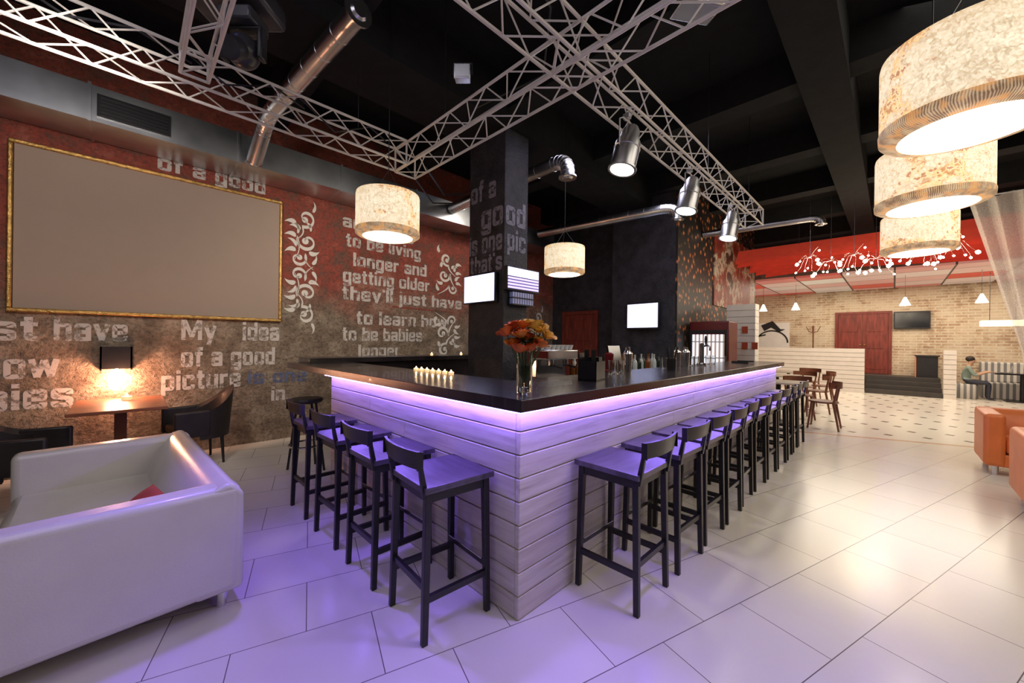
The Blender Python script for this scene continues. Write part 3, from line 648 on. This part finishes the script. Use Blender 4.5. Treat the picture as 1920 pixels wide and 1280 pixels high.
# ------------------------------------------------------------ bar items
v=root('vase','clear glass cylinder vase holding orange roses','vase',(1.53,1.43,1.142))
B().lathe([(0,0),(.042,0),(.044,.01),(.043,.25),(.039,.25),(.038,.03),(0,.025)],28).obj('vase_glass',GLASS,parent=v)
B().lathe([(0,.027),(.037,.032),(.037,.15),(0,.15)],24).obj('water',M('water',(.6,.65,.6),.02,trans=1,var=.02),parent=v)
ROSE=[M('orange_rose',(.85,.27,.04),.6,var=.25,scale=20),M('yellow_rose',(.90,.58,.10),.6,var=.2,scale=20),M('deep_orange_rose',(.72,.17,.03),.6,var=.3,scale=20)]
GREEN=M('stem_green',(.04,.09,.02),.5,var=.3)
def rose(loc,mat,tilt,rz,label):
    b=B()
    for k in range(15):
        ring=0 if k<3 else (1 if k<8 else 2); rr=(.010,.022,.034)[ring]; a0=k*2.4; wd=(2.2,1.5,1.25)[ring]; hh=(.045,.045,.04)[ring]; lean=(.0,.35,.75)[ring]
        def f(u,v,a0=a0,wd=wd,rr=rr,hh=hh,lean=lean):
            a=a0+(u-.5)*wd; e=1-abs(u-.5)*.5*v; q=rr*(.35+.75*math.sin(v*pi*.6))+lean*.022*v**3
            return Vector((q*math.cos(a),q*math.sin(a),hh*v*e-.008*lean*v**4))
        b.grid(f,5,5)
    o=b.obj('rose',mat,label=label,cat='flower',loc=loc,rot=(tilt[0],tilt[1],rz),recalc=False,group='roses in the glass vase')
    o.scale=(1.05,)*3
    e=Vector((1.53,1.43,1.20))-Vector(loc); Rm=Matrix.Rotation(rz,3,'Z')@Matrix.Rotation(tilt[1],3,'Y')@Matrix.Rotation(tilt[0],3,'X')
    le=(Rm.inverted()@e)/1.05
    B().sweep([(0,0,0),tuple(le*.3+Vector((0,0,-.01))),tuple(le)],.0028,6).obj('stem',GREEN,parent=o)
P=[(0,0,.33),(-.08,.05,.30),(.07,-.05,.31),(.0,-.08,.28),(-.07,-.03,.35),(.09,.04,.33),(.02,.08,.36),(-.02,.02,.40),(.12,-.06,.38),(-.12,.09,.36),(.06,-.11,.30),(.13,.0,.31),(-.1,-.02,.27),(.04,.0,.41),(.15,-.1,.35),(-.05,.07,.40),(.08,-.04,.40)]
for i,p in enumerate(P):
    ye=i in (2,8,13,14,16,11)
    rose((1.53+p[0]*.66,1.43+p[1]*.66,1.142+p[2]-.05),ROSE[1] if ye else ROSE[0 if i%3 else 2],(-p[1]*3.5,p[0]*3.5),i*1.3,'yellow rose in full bloom' if ye else 'orange rose in full bloom')
b=B(); rnd=random.Random(3)
for k in range(22):
    a=rnd.uniform(0,6.28); L=rnd.uniform(.04,.08); base=Vector((.03*math.cos(a),.03*math.sin(a),.24+rnd.uniform(0,.06))); d=Vector((math.cos(a),math.sin(a),rnd.uniform(-.1,.5)))
    sd=Vector((-math.sin(a),math.cos(a),0))
    b.grid(lambda u,v:base+d*L*u+sd*(v-.5)*.035*math.sin(pi*u)+Vector((0,0,-.02*u*u)),5,2)
b.obj('rose_foliage',GREEN,label='dark green rose leaves spilling over the vase',cat='leaves',loc=(1.53,1.43,1.142),recalc=False,kind='stuff')
r=root('bar_caddy','black bar caddy holding straws and napkins','caddy',(2.42,1.58,1.142),.2)
B().box(-.09,-.07,0,.09,.07,.012).box(-.09,-.07,0,-.082,.07,.14).box(.082,-.07,0,.09,.07,.14).box(-.09,-.07,0,.09,-.062,.14).box(-.09,.062,0,.09,.07,.2).box(-.004,-.07,0,.004,.07,.14).obj('caddy_body',BPL,parent=r,smooth=False)
b=B()
for k in range(16): b.cyl((-.075+.009*(k%8),-.03+.05*(k//8),.015),(-.08+.011*(k%8),-.03+.055*(k//8),.225),.003,n=6)
b.obj('straws',BPL,parent=r)
B().box(.01,-.05,.012,.075,.05,.17).obj('napkins',BPL,parent=r)
def item(name,prof,mat,loc,label,cat,grp=None,n=20,rot=(0,0,0)): return B().lathe(prof,n).obj(name,mat,label=label,cat=cat,loc=loc,group=grp,rot=rot)
bot=[(0,0),(.036,0),(.038,.01),(.038,.17),(.03,.2),(.013,.235),(.013,.29),(.016,.292),(.016,.305),(0,.305)]
gl=[(0,0),(.028,0),(.034,.12),(.031,.12),(.026,.008),(0,.008)]
cup=[(0,0),(.022,0),(.04,.055),(.037,.055),(.02,.006),(0,.006)]
shk=[(0,0),(.035,0),(.045,.17),(.044,.18),(.03,.2),(.022,.21),(.022,.235),(0,.24)]
a=item('drinking_glass',gl,GLASS,(3.0,1.75,1.142),'clear tumbler glass on the bar','glass','glasses on the bar')
for x,y in ((3.09,1.72),(3.17,1.77),(4.2,1.8),(4.28,1.76),(4.36,1.81),(5.0,1.8),(5.1,1.78),(5.6,1.8),(5.72,1.77)): dup(a,(x,y,1.142))
a=item('cocktail_shaker',shk,CHROME,(3.33,1.78,1.142),'polished steel cocktail shaker on the bar','shaker','steel shakers'); dup(a,(4.55,1.8,1.142)); dup(a,(4.68,1.75,1.142))
BM2=M('amber_bottle',(.16,.05,.01),.08,var=.2); BM3=M('clear_bottle',(.5,.55,.5),.08,var=.1)
pos=[(4.05,3.1),(4.2,3.05),(4.35,3.12),(4.5,3.06),(4.65,3.12),(4.85,3.13),(5.4,3.1),(5.55,3.06),(5.7,3.11),(5.85,3.07),(6.0,3.12),(6.2,3.06),(6.35,3.1),(6.5,3.07),(6.7,3.1),(6.85,3.05),(4.12,2.9),(4.3,2.88),(4.45,2.9),(5.45,2.9),(5.62,2.88),(5.8,2.9),(6.1,2.9),(6.3,2.88)]
base=[]
for i,(x,y) in enumerate(pos): 
    mt,lb=[(SMOKE,'dark green liquor bottle'),(BM2,'amber liquor bottle'),(BM3,'clear liquor bottle')][i%3]
    if i<3: base.append(item('bottle',bot,mt,(x,y,.93),lb+' on the back counter','bottle','bottles on the back counter'))
    else: dup(base[i%3],(x,y,.93))
a=item('coffee_cup',cup,CERAM,(3.45,2.85,1.33),'white coffee cup on the espresso machine','cup','cups on the espresso machine')
for i in range(1,12): dup(a,(3.45+.085*(i%6),2.85+.1*(i//6),1.33))
r=root('espresso_machine','chrome and red espresso machine on back counter','coffee machine',(3.68,2.98,.93))
B().box(-.3,-.18,.28,.3,.22,.40).box(-.28,.0,.06,.28,.22,.28).obj('machine_body',CHROME,parent=r,bevel=.015,seg=3)
B().box(-.3,-.22,.0,.3,.2,.07).obj('drip_tray',BPL,parent=r,bevel=.006)
for x in (-.14,.14):
    B().cyl((x,-.1,.21),(x,-.1,.28),.035).obj('group_head',CHROME,parent=r); B().cyl((x,-.1,.2),(x,-.1,.225),.034).cyl((x,-.13,.21),(x,-.26,.19),.012).obj('portafilter',BPL,parent=r)
B().box(-.31,-.19,.30,-.3,.2,.38).obj('side_panel',REDPL,parent=r); B().box(.3,-.19,.30,.31,.2,.38).obj('side_panel',REDPL,parent=r)
r=root('cash_register','black touchscreen till on the back counter','cash register',(5.12,2.95,.93))
B().box(-.15,-.12,0,.15,.12,.08).obj('till_base',BPL,parent=r,bevel=.01); B().cyl((0,0,.08),(0,.02,.2),.025).obj('stand',BPL,parent=r)
B().box(-.17,-.01,.2,.17,.02,.45,rot=Matrix.Rotation(-.2,4,'X')).obj('monitor',DARKSCR,parent=r,bevel=.006)
item('mixer_jar',[(0,0),(.06,0),(.065,.1),(.04,.12),(.055,.15),(.065,.33),(.03,.35),(0,.35)],REDPL,(4.8,2.85,.93),'red countertop mixer behind the bar','mixer')
r=root('beer_tap','chrome beer tap column on the bar','beer tap',(5.3,1.78,1.142))
B().lathe([(0,0),(.06,0),(.06,.015),(.03,.03),(.028,.28),(0,.29)],20).obj('tap_column',CHROME,parent=r)
B().sweep([(0,0,.24),(0,-.07,.26),(0,-.1,.24),(0,-.1,.19)],.012,8).obj('spout',CHROME,parent=r); B().lathe([(0,.26),(.01,.27),(.018,.34),(.012,.38),(0,.385)],12,(0,-.05,0)).obj('tap_handle',BPL,parent=r)
r=root('utensil_pot','black pot with black straws on the bar','utensil pot',(3.95,1.62,1.142))
B().lathe([(0,0),(.045,0),(.05,.12),(.046,.12),(.04,.01),(0,.01)],16).obj('pot',BPL,parent=r)
b=B()
for k in range(14): a=k*.9; b.cyl((.01*math.cos(a),.01*math.sin(a),.02),(.06*math.cos(a),.06*math.sin(a),.23+.01*(k%3)),.004,n=6)
b.obj('straws',BPL,parent=r)
B().box(-.16,-.11,0,.16,.11,.012).box(-.16,-.11,.012,-.15,.11,.03).box(.15,-.11,.012,.16,.11,.03).obj('serving_tray',BPL,label='black serving tray on the bar end',cat='tray',loc=(6.5,1.6,1.142))
r=root('wall_screen','glowing white display mounted on the column','monitor',(3.3,3.86,1.92))
B().box(-.07,-.32,0,-.02,.32,.38).obj('bezel',BPL,parent=r,bevel=.006); B().box(-.074,-.3,.015,-.0705,.3,.365).obj('screen',SCREEN,parent=r,smooth=False); B().box(-.02,-.08,.12,0,.08,.26).obj('wall_bracket',BPL,parent=r)
MENU=mat_stripes('menu_screen',(.5,.42,1),(.05,.04,.12),2,26,.35,es=1.6)
MENU2=mat_stripes('packets',(.12,.14,.3),(.4,.38,.5),0,22,.4,es=.25)
r=root('menu_display','lit violet menu display with shelf of packets on column','display',(3.52,3.46,1.88))
B().box(-.25,-.09,.18,.35,-.03,.48).obj('bezel',BPL,parent=r,bevel=.006); B().box(-.235,-.094,.36,.335,-.0905,.465).obj('screen',SCREEN,parent=r,smooth=False); B().box(-.235,-.095,.2,.335,-.0905,.35).obj('menu_lines',MENU,parent=r,smooth=False)
B().box(-.15,-.1,0,.25,-.0,.015).box(-.15,-.1,.09,.25,0,.1).box(-.15,-.02,.0,.25,-.0,.18).obj('shelf',BPL,parent=r); B().box(-.14,-.085,.015,.24,-.03,.085).box(-.14,-.085,.1,.24,-.03,.165).obj('packets',MENU2,parent=r)
def tv(loc,rz,w,h,scr,label):
    r=root('television',label,'television',loc,rz)
    B().box(-w/2,-.06,0,w/2,-.01,h).obj('bezel',BPL,parent=r,bevel=.008); B().box(-w/2+.03,-.064,.04,w/2-.03,-.0605,h-.03).obj('screen',scr,parent=r,smooth=False); B().box(-.1,-.01,h*.3,.1,.04,h*.7).obj('wall_bracket',BPL,parent=r)
tv((7.255,3.54,1.69),-pi/2-.08,.72,.54,SCREEN,'wall television showing a bright white picture')
tv((17.36,-.39,1.97),-pi/2,.8,.55,DARKSCR,'switched off flat television on brick wall')
def door(name,loc,rz,w,h,label):
    r=B().box(-w/2-.08,-.05,0,-w/2,0,h+.08).box(w/2,-.05,0,w/2+.08,0,h+.08).box(-w/2,-.05,h,w/2,0,h+.08).obj(name,DOORM,loc=loc,rot=(0,0,rz),kind='structure',label=label,smooth=False)
    n=2 if w>1.1 else 1
    for k in range(n):
        x0=-w/2+k*w/n+.004;x1=-w/2+(k+1)*w/n-.004
        b=B().box(x0,-.035,.01,x1,-.002,h); m=.1
        for (z0,z1) in ((.15,h*.38),(h*.42,h*.66),(h*.7,h-.12)): b.box(x0+m,-.045,z0,x1-m,-.035,z1)
        lf=b.obj('door_leaf',DOORM,parent=r,bevel=.006); B().sph((x1-.05 if k==0 else x0+.05,-.07,h*.48),.022).obj('knob',GOLD,parent=lf)
door('door_1',(7.6,5.3,0),-pi/2,.85,2.08,'red wooden door in black wall')
door('door_2',(17.4,.75,.5),-pi/2,1.25,1.98,'double mahogany door above the steps')
r=root('drinks_fridge','red drinks fridge with lit glass door','fridge',(7.8,2.50,0))
B().box(0,-.35,0,.55,.35,1.85).obj('cabinet',REDPL,parent=r,bevel=.02,seg=3)
FR=mat_stripes('fridge_interior',(.75,.8,.9),(.3,.2,.15),1,14,.45,es=1.2)
B().box(-.02,-.29,.2,-.001,.29,1.6).obj('interior',FR,parent=r,smooth=False)
b=B()
for k in range(5): b.box(-.03,-.29,.25+k*.3,-.02,.29,.27+k*.3)
b.obj('shelf',CERAM,parent=r); dr=B().box(-.05,-.33,.1,-.03,-.29,1.68).box(-.05,.29,.1,-.03,.33,1.68).box(-.05,-.29,1.62,-.03,.29,1.68).box(-.05,-.29,.1,-.03,.29,.18).obj('door',BPL,parent=r); B().cyl((-.07,-.31,.7),(-.07,-.31,1.2),.012).obj('handle',CHROME,parent=dr)
b=B()
for k in range(17): b.box(9.0,2.0,k*.133,9.3,2.53,k*.133+.124)
b.box(9.01,2.01,0,9.29,2.52,2.25,mi=1); b.obj('slatted_pillar',[WHITEP,GAPM],label='white boarded partition pillar beside the fridge',cat='partition',smooth=False)
for (z,y) in ((1.42,2.3),(1.75,2.3),(1.42,2.12)):
    B().box(-.02,-.05,0,0,.05,.14).obj('small_picture',REDC,label='small red picture on white boarded pillar',cat='picture',loc=(9.0,y-.12,z-.1),smooth=False,group='small red pictures')
B().box(9.3,2.875,2.3,12.8,2.9,4.05).obj('wall_mural_print',mat_mural(),label='large red and cream printed mural',cat='mural',smooth=False)

# ------------------------------------------------------------ dining area
DT=mat_stripes('checked_top',(.55,.48,.38),(.12,.06,.04),0,9,.5)
def dtable(loc):
    r=root('dining_table','dining table with checked brown top','table',loc,0,'dining tables')
    B().box(-.38,-.38,.72,.38,.38,.75).obj('table_top',DT,parent=r,bevel=.006)
    B().cyl((0,0,.02),(0,0,.72),.035).obj('pedestal',BPL,parent=r); B().lathe([(0,0),(.24,0),(.24,.015),(.05,.03),(0,.03)],24).obj('base',BPL,parent=r); return r
d0=dtable((8.5,1.5,0)); dup(d0,(10.3,1.85,0)); dup(d0,(11.9,1.9,0))
ch=root('dining_chair','brown bentwood dining chair with curved backrest','chair',(9.25,1.3,0),2.0,'brown dining chairs')
B().lathe([(0,.44),(.2,.44),(.21,.455),(.2,.47),(0,.475)],24).obj('seat',WOODB,parent=ch)
for sx,sy in ((-1,1),(1,1)): B().cyl((sx*.2,sy*.19,0),(sx*.15,sy*.14,.44),.014,.02,n=10).obj('leg',WOODB,parent=ch)
for sx in (-1,1): B().sweep([(sx*.2,-.22,0),(sx*.17,-.15,.44),(sx*.19,-.2,.74)],[.014,.02,.014],10).obj('leg',WOODB,parent=ch)
B().grid(lambda u,v:Vector((.26*math.sin((u-.5)*2.4),-.25+.22*(1-math.cos((u-.5)*2.4)),.70+.1*v)),14,2).grid(lambda u,v:Vector((.24*math.sin((u-.5)*2.4),-.23+.22*(1-math.cos((u-.5)*2.4)),.70+.1*v)),14,2).obj('backrest',WOODB,parent=ch,recalc=False)
for x,y,rz in ((8.45,.85,0),(10.3,1.15,.1),(11.1,1.5,1.3),(11.7,1.2,.2),(12.8,1.6,1.4)): dup(ch,(x,y,0),rz)
b=B()
for k in range(10): b.box(15.6,.62,k*.134,15.72,4.8,k*.134+.122)
b.box(15.615,.63,0,15.71,4.8,1.33,mi=1); b.obj('low_partition',[WHITEP,GAPM],label='low white boarded partition wall beside steps',cat='partition',smooth=False)
b=B()
for k in range(10): b.box(15.75,-1.2,k*.134,16.0,-.97,k*.134+.122)
b.box(15.765,-1.19,0,15.99,-.98,1.33,mi=1); b.obj('partition_post',[WHITEP,GAPM],label='white boarded post at the end of steps',cat='partition',smooth=False)
STEPM=M('dark_step',(.05,.045,.04),.5)
b=B()
for k in range(4): b.box(15.75+.24*k,-.96,.125*k,17.39,.61,.125*(k+1)-.0)
b.box(16.5,.61,0,17.39,4.8,.5); b.obj('entrance_steps',STEPM,label='dark steps rising to the mahogany door',cat='steps',smooth=False)
r=root('host_stand','black host stand with orange side panel','stand',(16.9,-.7,.5))
B().box(-.2,-.22,0,.2,.22,.62).box(-.24,-.25,.62,.24,.25,.66).obj('stand_body',BPL,parent=r,smooth=False); B().box(-.2,.221,0,.2,.24,.6).obj('side_panel',OLEA,parent=r)
gp=B().box(17.34,2.75,.9,17.39,3.9,2.25).obj('wall_graphic_panel',CERAM,label='white wall panel with rounded black line drawing',cat='wall art',smooth=False)
b=B(); f=lambda u,v:Vector((17.33,u,v)); b.ribbon([(3.3+.5*math.cos(a),1.5+.45*math.sin(a)) for a in [k*pi/16 for k in range(17)]],[.05]*17,f); b.ribbon([(3.6,2.05),(3.3,2.2),(3.05,1.95),(2.9,2.0)],[.25,.25,.12,.02],f); b.ribbon([(3.7,1.75),(3.5,1.8)],[.05,.05],f)
b.obj('line_drawing',BPL,parent=gp,label='black rounded outline drawing',smooth=False)
r=root('coat_rack','dark wooden coat stand with curved hooks','coat rack',(16.9,2.0,.5))
B().cyl((0,0,0),(0,0,1.6),.02,n=10).obj('pole',WOODB,parent=r)
for a in range(4):
    B().sweep([(0,0,1.35),(.12*math.cos(a*pi/2),.12*math.sin(a*pi/2),1.4),(.2*math.cos(a*pi/2),.2*math.sin(a*pi/2),1.58)],.012,6).obj('hook',WOODB,parent=r); B().cyl((0,0,.15),(.22*math.cos(a*pi/2),.22*math.sin(a*pi/2),0.01),.014,n=6).obj('foot',WOODB,parent=r)
pf=root('glass_pendant','small white glass pendant lamp','pendant lamp',(14.5,2.15,2.5),group='small white pendants')
B().lathe([(.015,.22),(.03,.2),(.06,.12),(.11,0),(.105,0),(.055,.12),(.0,.19)],20).obj('lamp_shade',M('white_glass_glow',(1,.95,.85),.4,es=2.5,ecol=(1,.9,.7)),parent=pf); B().cyl((0,0,.22),(0,0,.8),.004,n=6).obj('cord',BPL,parent=pf)
for x,y in ((14.5,3.0),(14.5,-.2),(14.6,-1.5)): dup(pf,(x,y,2.5))
r=root('linear_chandelier','small rectangular glowing chandelier','chandelier',(15.3,-1.9,1.95))
B().box(-.12,-.35,0,.12,.35,.14).obj('lamp_shade',M('cream_glow',(1,.9,.7),.4,es=2,ecol=(1,.8,.5)),parent=r,bevel=.01); B().cyl((0,-.2,.14),(0,-.2,1.35),.005,n=6).cyl((0,.2,.14),(0,.2,1.35),.005,n=6).obj('cord',BPL,parent=r)
STR=mat_stripes('striped_upholstery',(.62,.6,.55),(.2,.2,.2),1,9,.5)
r=root('banquette','long striped upholstered banquette against brick wall','bench',(0,0,0))
B().box(16.85,-5.5,0,17.35,-1.75,.45).obj('seat',STR,parent=r,bevel=.03); B().box(17.2,-5.5,.45,17.38,-1.75,1.0).obj('backrest',STR,parent=r,bevel=.03)
def rt(loc):
    r=root('cafe_table','dark cafe table with patterned top','table',loc,0,'cafe tables by the banquette')
    B().box(-.35,-.5,.71,.35,.5,.75).obj('table_top',DARKSCR,parent=r,bevel=.006); B().cyl((0,0,0.02),(0,0,.71),.05).obj('pedestal',BPL,parent=r); B().box(-.25,-.3,0,.25,.3,.02).obj('base',BPL,parent=r)
    return r
t0=rt((16.4,-2.38,0)); dup(t0,(16.4,-3.9,0)); 
B().lathe([(0,0),(.22,0),(.24,.05),(.24,.36),(.21,.40),(0,.41)],28).obj('pouf',STR,label='striped round pouf seat',cat='pouf',loc=(16.45,-1.42,0))
def person(loc,rz):
    sk=[((0,0,.54),.13,.11),((0,.0,.64),.12,.11),((0,.02,.78),.13,.11),((0,.05,.92),.14,.10),((0,.06,1.0),.06,.055),((0,.09,1.06),.05,.05),((0,.11,1.14),.070,.085),((0,.11,1.21),.065,.08)]
    E=[(0,1),(1,2),(2,3),(3,4),(4,5),(5,6),(6,7)]
    for s in (-1,1):
        i=len(sk); sk+= [((s*.17,.05,.94),.055,.055),((s*.22,.15,.72),.042,.042),((s*.14,.38,.83),.032,.032),((s*.12,.45,.85),.03,.018)]
        E+=[(3,i),(i,i+1),(i+1,i+2),(i+2,i+3)]
        for k in range(4):
            j=len(sk); sk+=[((s*.12+(k-1.5)*.018,.49,.85),.009,.009),((s*.12+(k-1.5)*.022,.525-abs(k-1.5)*.006,.84),.008,.008)]; E+=[(i+3,j),(j,j+1)]
        j=len(sk); sk+=[((s*.12-s*.04,.46,.85),.009,.009),((s*.12-s*.055,.485,.842),.008,.008)]; E+=[(i+3,j),(j,j+1)]
        i=len(sk); sk+=[((s*.1,.05,.53),.085,.085),((s*.13,.44,.51),.058,.058),((s*.14,.42,.1),.038,.04),((s*.14,.45,.04),.038,.035),((s*.15,.56,.03),.035,.025)]
        E+=[(0,i),(i,i+1),(i+1,i+2),(i+2,i+3),(i+3,i+4)]
    me=bpy.data.meshes.new('person'); me.from_pydata([v[0] for v in sk],E,[]); me.update()
    o=bpy.data.objects.new('person',me); COL.objects.link(o); o.location=loc; o.rotation_euler=(0,0,rz); o.scale=(.92,)*3
    m=o.modifiers.new('skin','SKIN'); m.use_smooth_shade=True
    sv=me.skin_vertices
    if sv:
        for i,v in enumerate(sk): sv[0].data[i].radius=(v[1],v[2])
        sv[0].data[0].use_root=True
    o.modifiers.new('sub','SUBSURF').levels=2
    mm,t,p=nt('person_clothes'); g=G(mm); vv=coords(g); sx=g.n('ShaderNodeSeparateXYZ'); g.l(vv,sx.inputs[0])
    c=g.mix(g.math('GREATER_THAN',sx.outputs[2],.60),(.03,.035,.06),(.22,.30,.26))
    sk1=g.math('GREATER_THAN',sx.outputs[2],1.0); sk2=g.math('MULTIPLY',g.math('GREATER_THAN',sx.outputs[1],.22),g.math('GREATER_THAN',sx.outputs[2],.62))
    c=g.mix(g.math('MAXIMUM',sk1,sk2),c,(.50,.30,.20)); g.l(c,p.inputs['Base Color']); me.materials.append(mm)
    tag(o,'person with dark hair in pale green shirt seated reading','person')
    HA=M('dark_hair',(.02,.015,.012),.6)
    B().sph((0,.085,1.21),.094,(.9,1.02,.95)).obj('hair',HA,parent=o)
    B().sph((0,.20,1.16),.013,(.8,1,1.3)).obj('nose',M('skin',(.50,.30,.20),.5),parent=o)
    B().box(-.022,.18,1.12,.022,.192,1.127).obj('mouth',REDC,parent=o)
    for s in (-1,1): B().sph((s*.028,.185,1.185),.008).obj('eye',BPL,parent=o)
    return o
person((16.45,-1.42,-.02),pi)
B().box(-.13,-.09,0,.13,.09,.012).grid(lambda u,v:Vector(((u-.5)*.26,-.09-.05*v,.012+.17*v)),4,4).obj('laptop',STEEL,label='open silver laptop on cafe table',cat='laptop',loc=(16.4,-2.08,.75))

# ------------------------------------------------------------ red canopy
rc=root('canopy_fin','broad red fabric canopy fin hanging from the ceiling','canopy',(10.35,0,3.5),group='red canopy fins')
def fin(u,v):
    y=2.7-7.2*u; a=math.sin(u*pi*2.5)
    return Vector((.26*(v-.5),y,.36*(v-.5)+.06*a*(1-v)))
B().grid(fin,48,4).obj('fin_fabric',REDFIN,parent=rc,recalc=False)
B().cyl((.1,1.5,.12),(.1,1.5,.8),.004,n=6).obj('hanging_wire',BPL,parent=rc); B().cyl((.1,-2.5,.12),(.1,-2.5,1.19),.004,n=6).obj('hanging_wire',BPL,parent=rc)
for i in range(1,6): dup(rc,(10.35+.5*i,0.12*math.sin(i*2.3),3.5))
sp=root('spider_chandelier','branching wire chandelier with tiny bright bulbs','chandelier',(9.2,1.15,3.0),group='branching wire chandeliers')
b=B(); bb=B(); rnd=random.Random(8)
for k in range(10):
    a=k*2*pi/10+rnd.uniform(-.25,.25); L=rnd.uniform(.12,.30); z=rnd.uniform(-.24,.2)
    e=(L*math.cos(a),L*math.sin(a),z); b.sweep([(0,0,.1),(L*.4*math.cos(a),L*.4*math.sin(a),.14+z*.3),(L*.8*math.cos(a+.15),L*.8*math.sin(a+.15),z+.08),e],.0022,5); bb.ico(e,.018 if k%3 else .034)
b.cyl((0,0,.1),(0,0,1.7),.004,n=6); b.obj('wire_arms',STEEL,parent=sp); bb.obj('bulbs',BULB,parent=sp)
for i,(x,y,z) in enumerate(((9.25,.52,2.96),(9.2,-.08,3.02),(9.25,-.66,2.98),(9.85,.9,3.0),(9.85,.25,2.95),(9.85,-.40,3.0))): dup(sp,(x,y,z),i*.7)
CUR=nt('sheer_fabric')
g=G(CUR[0]); p=CUR[2]; p.inputs['Base Color'].default_value=(.88,.84,.80,1); p.inputs['Roughness'].default_value=.9
n_=g.noise(coords(g),60,2); tr=g.n('ShaderNodeBsdfTransparent'); tl=g.n('ShaderNodeBsdfTranslucent'); tl.inputs[0].default_value=(.9,.86,.82,1); mx=g.n('ShaderNodeMixShader'); mx2=g.n('ShaderNodeMixShader'); mx2.inputs[0].default_value=.5
g.l(p.outputs[0],mx2.inputs[1]); g.l(tl.outputs[0],mx2.inputs[2]); g.l(g.ramp(n_,[(.3,(.55,)*3),(.7,(.8,)*3)]),mx.inputs[0]); g.l(tr.outputs[0],mx.inputs[1]); g.l(mx2.outputs[0],mx.inputs[2]); g.l(mx.outputs[0],g.N['Material Output'].inputs[0])
def cur(u,v):
    zt=3.55*(1-v)+.02; s=min(1,v/.62)
    y0=-.74-.50*s; y1=-3.2+1.3*s
    if v>.62: q=(v-.62)/.38; y0=-1.24-.1*q; y1=-1.9-.3*q
    y=y0+(y1-y0)*u; return Vector((8.6+.06*math.sin(u*70)*(1-.4*s)+.03*math.sin(u*23+v*3),y,zt))
cr=B().grid(cur,120,24).obj('sheer_curtain',CUR[0],label='sheer white curtain gathered by a tieback',cat='curtain',recalc=False)
B().cyl((8.6,-.66,3.58),(8.6,-3.4,3.58),.015,n=8).obj('curtain_rail',CHROME,parent=cr)

# ------------------------------------------------------------ lights
light('AREA',(15.0,-.3,3.27),215,(1,.87,.68),3.2,6,to=(15.0,-.3,0))
light('AREA',(10.8,-.3,2.65),85,(1,.90,.76),2.5,3.5,to=(10.8,-.3,0))
light('AREA',(4.0,-2.2,4.15),105,(1,.90,.77),5,3.5,to=(3.6,-1.0,0))  # added soft fill without a fixture; brightens floor and bar front
light('AREA',(-1.2,.8,4.15),46,(.94,.88,1),3,3,to=(.3,1.8,0))  # added fill without a fixture; lifts the sofa and left bar face
light('SPOT',(-.3,3.3,3.1),130,(1,.90,.80),.25,to=(.2,6.1,2.2),spot=120,blend=.9)  # added wall wash without a fixture; brightens the canvas
light('SPOT',(2.0,3.9,3.1),105,(1,.88,.76),.2,to=(2.4,6.1,1.8),spot=120,blend=.9)  # second added wash, for the lettering; no lamp hangs here
light('SPOT',(4.6,4.4,3.9),75,(1,.88,.76),.2,to=(4.8,6.1,2.0),spot=115,blend=.9)  # added wash for the far end of the wall, no fixture
light('SPOT',(.60,2.9,3.1),230,(.21,.11,1),.12,to=(.75,1.8,0),spot=75,blend=.9)
light('SPOT',(2.07,.3,3.1),165,(.23,.13,1),.12,to=(1.1,.6,0),spot=78,blend=.9)
light('POINT',(9.5,.3,2.75),30,(1,.84,.64),.4)
light('AREA',(5,2.4,4.05),36,(.80,.78,1),3,1,to=(5,2.6,0))
light('SPOT',(8.4,1.2,3.2),45,(1,.86,.7),.2,to=(8.6,2.9,2.6),spot=110,blend=.9)
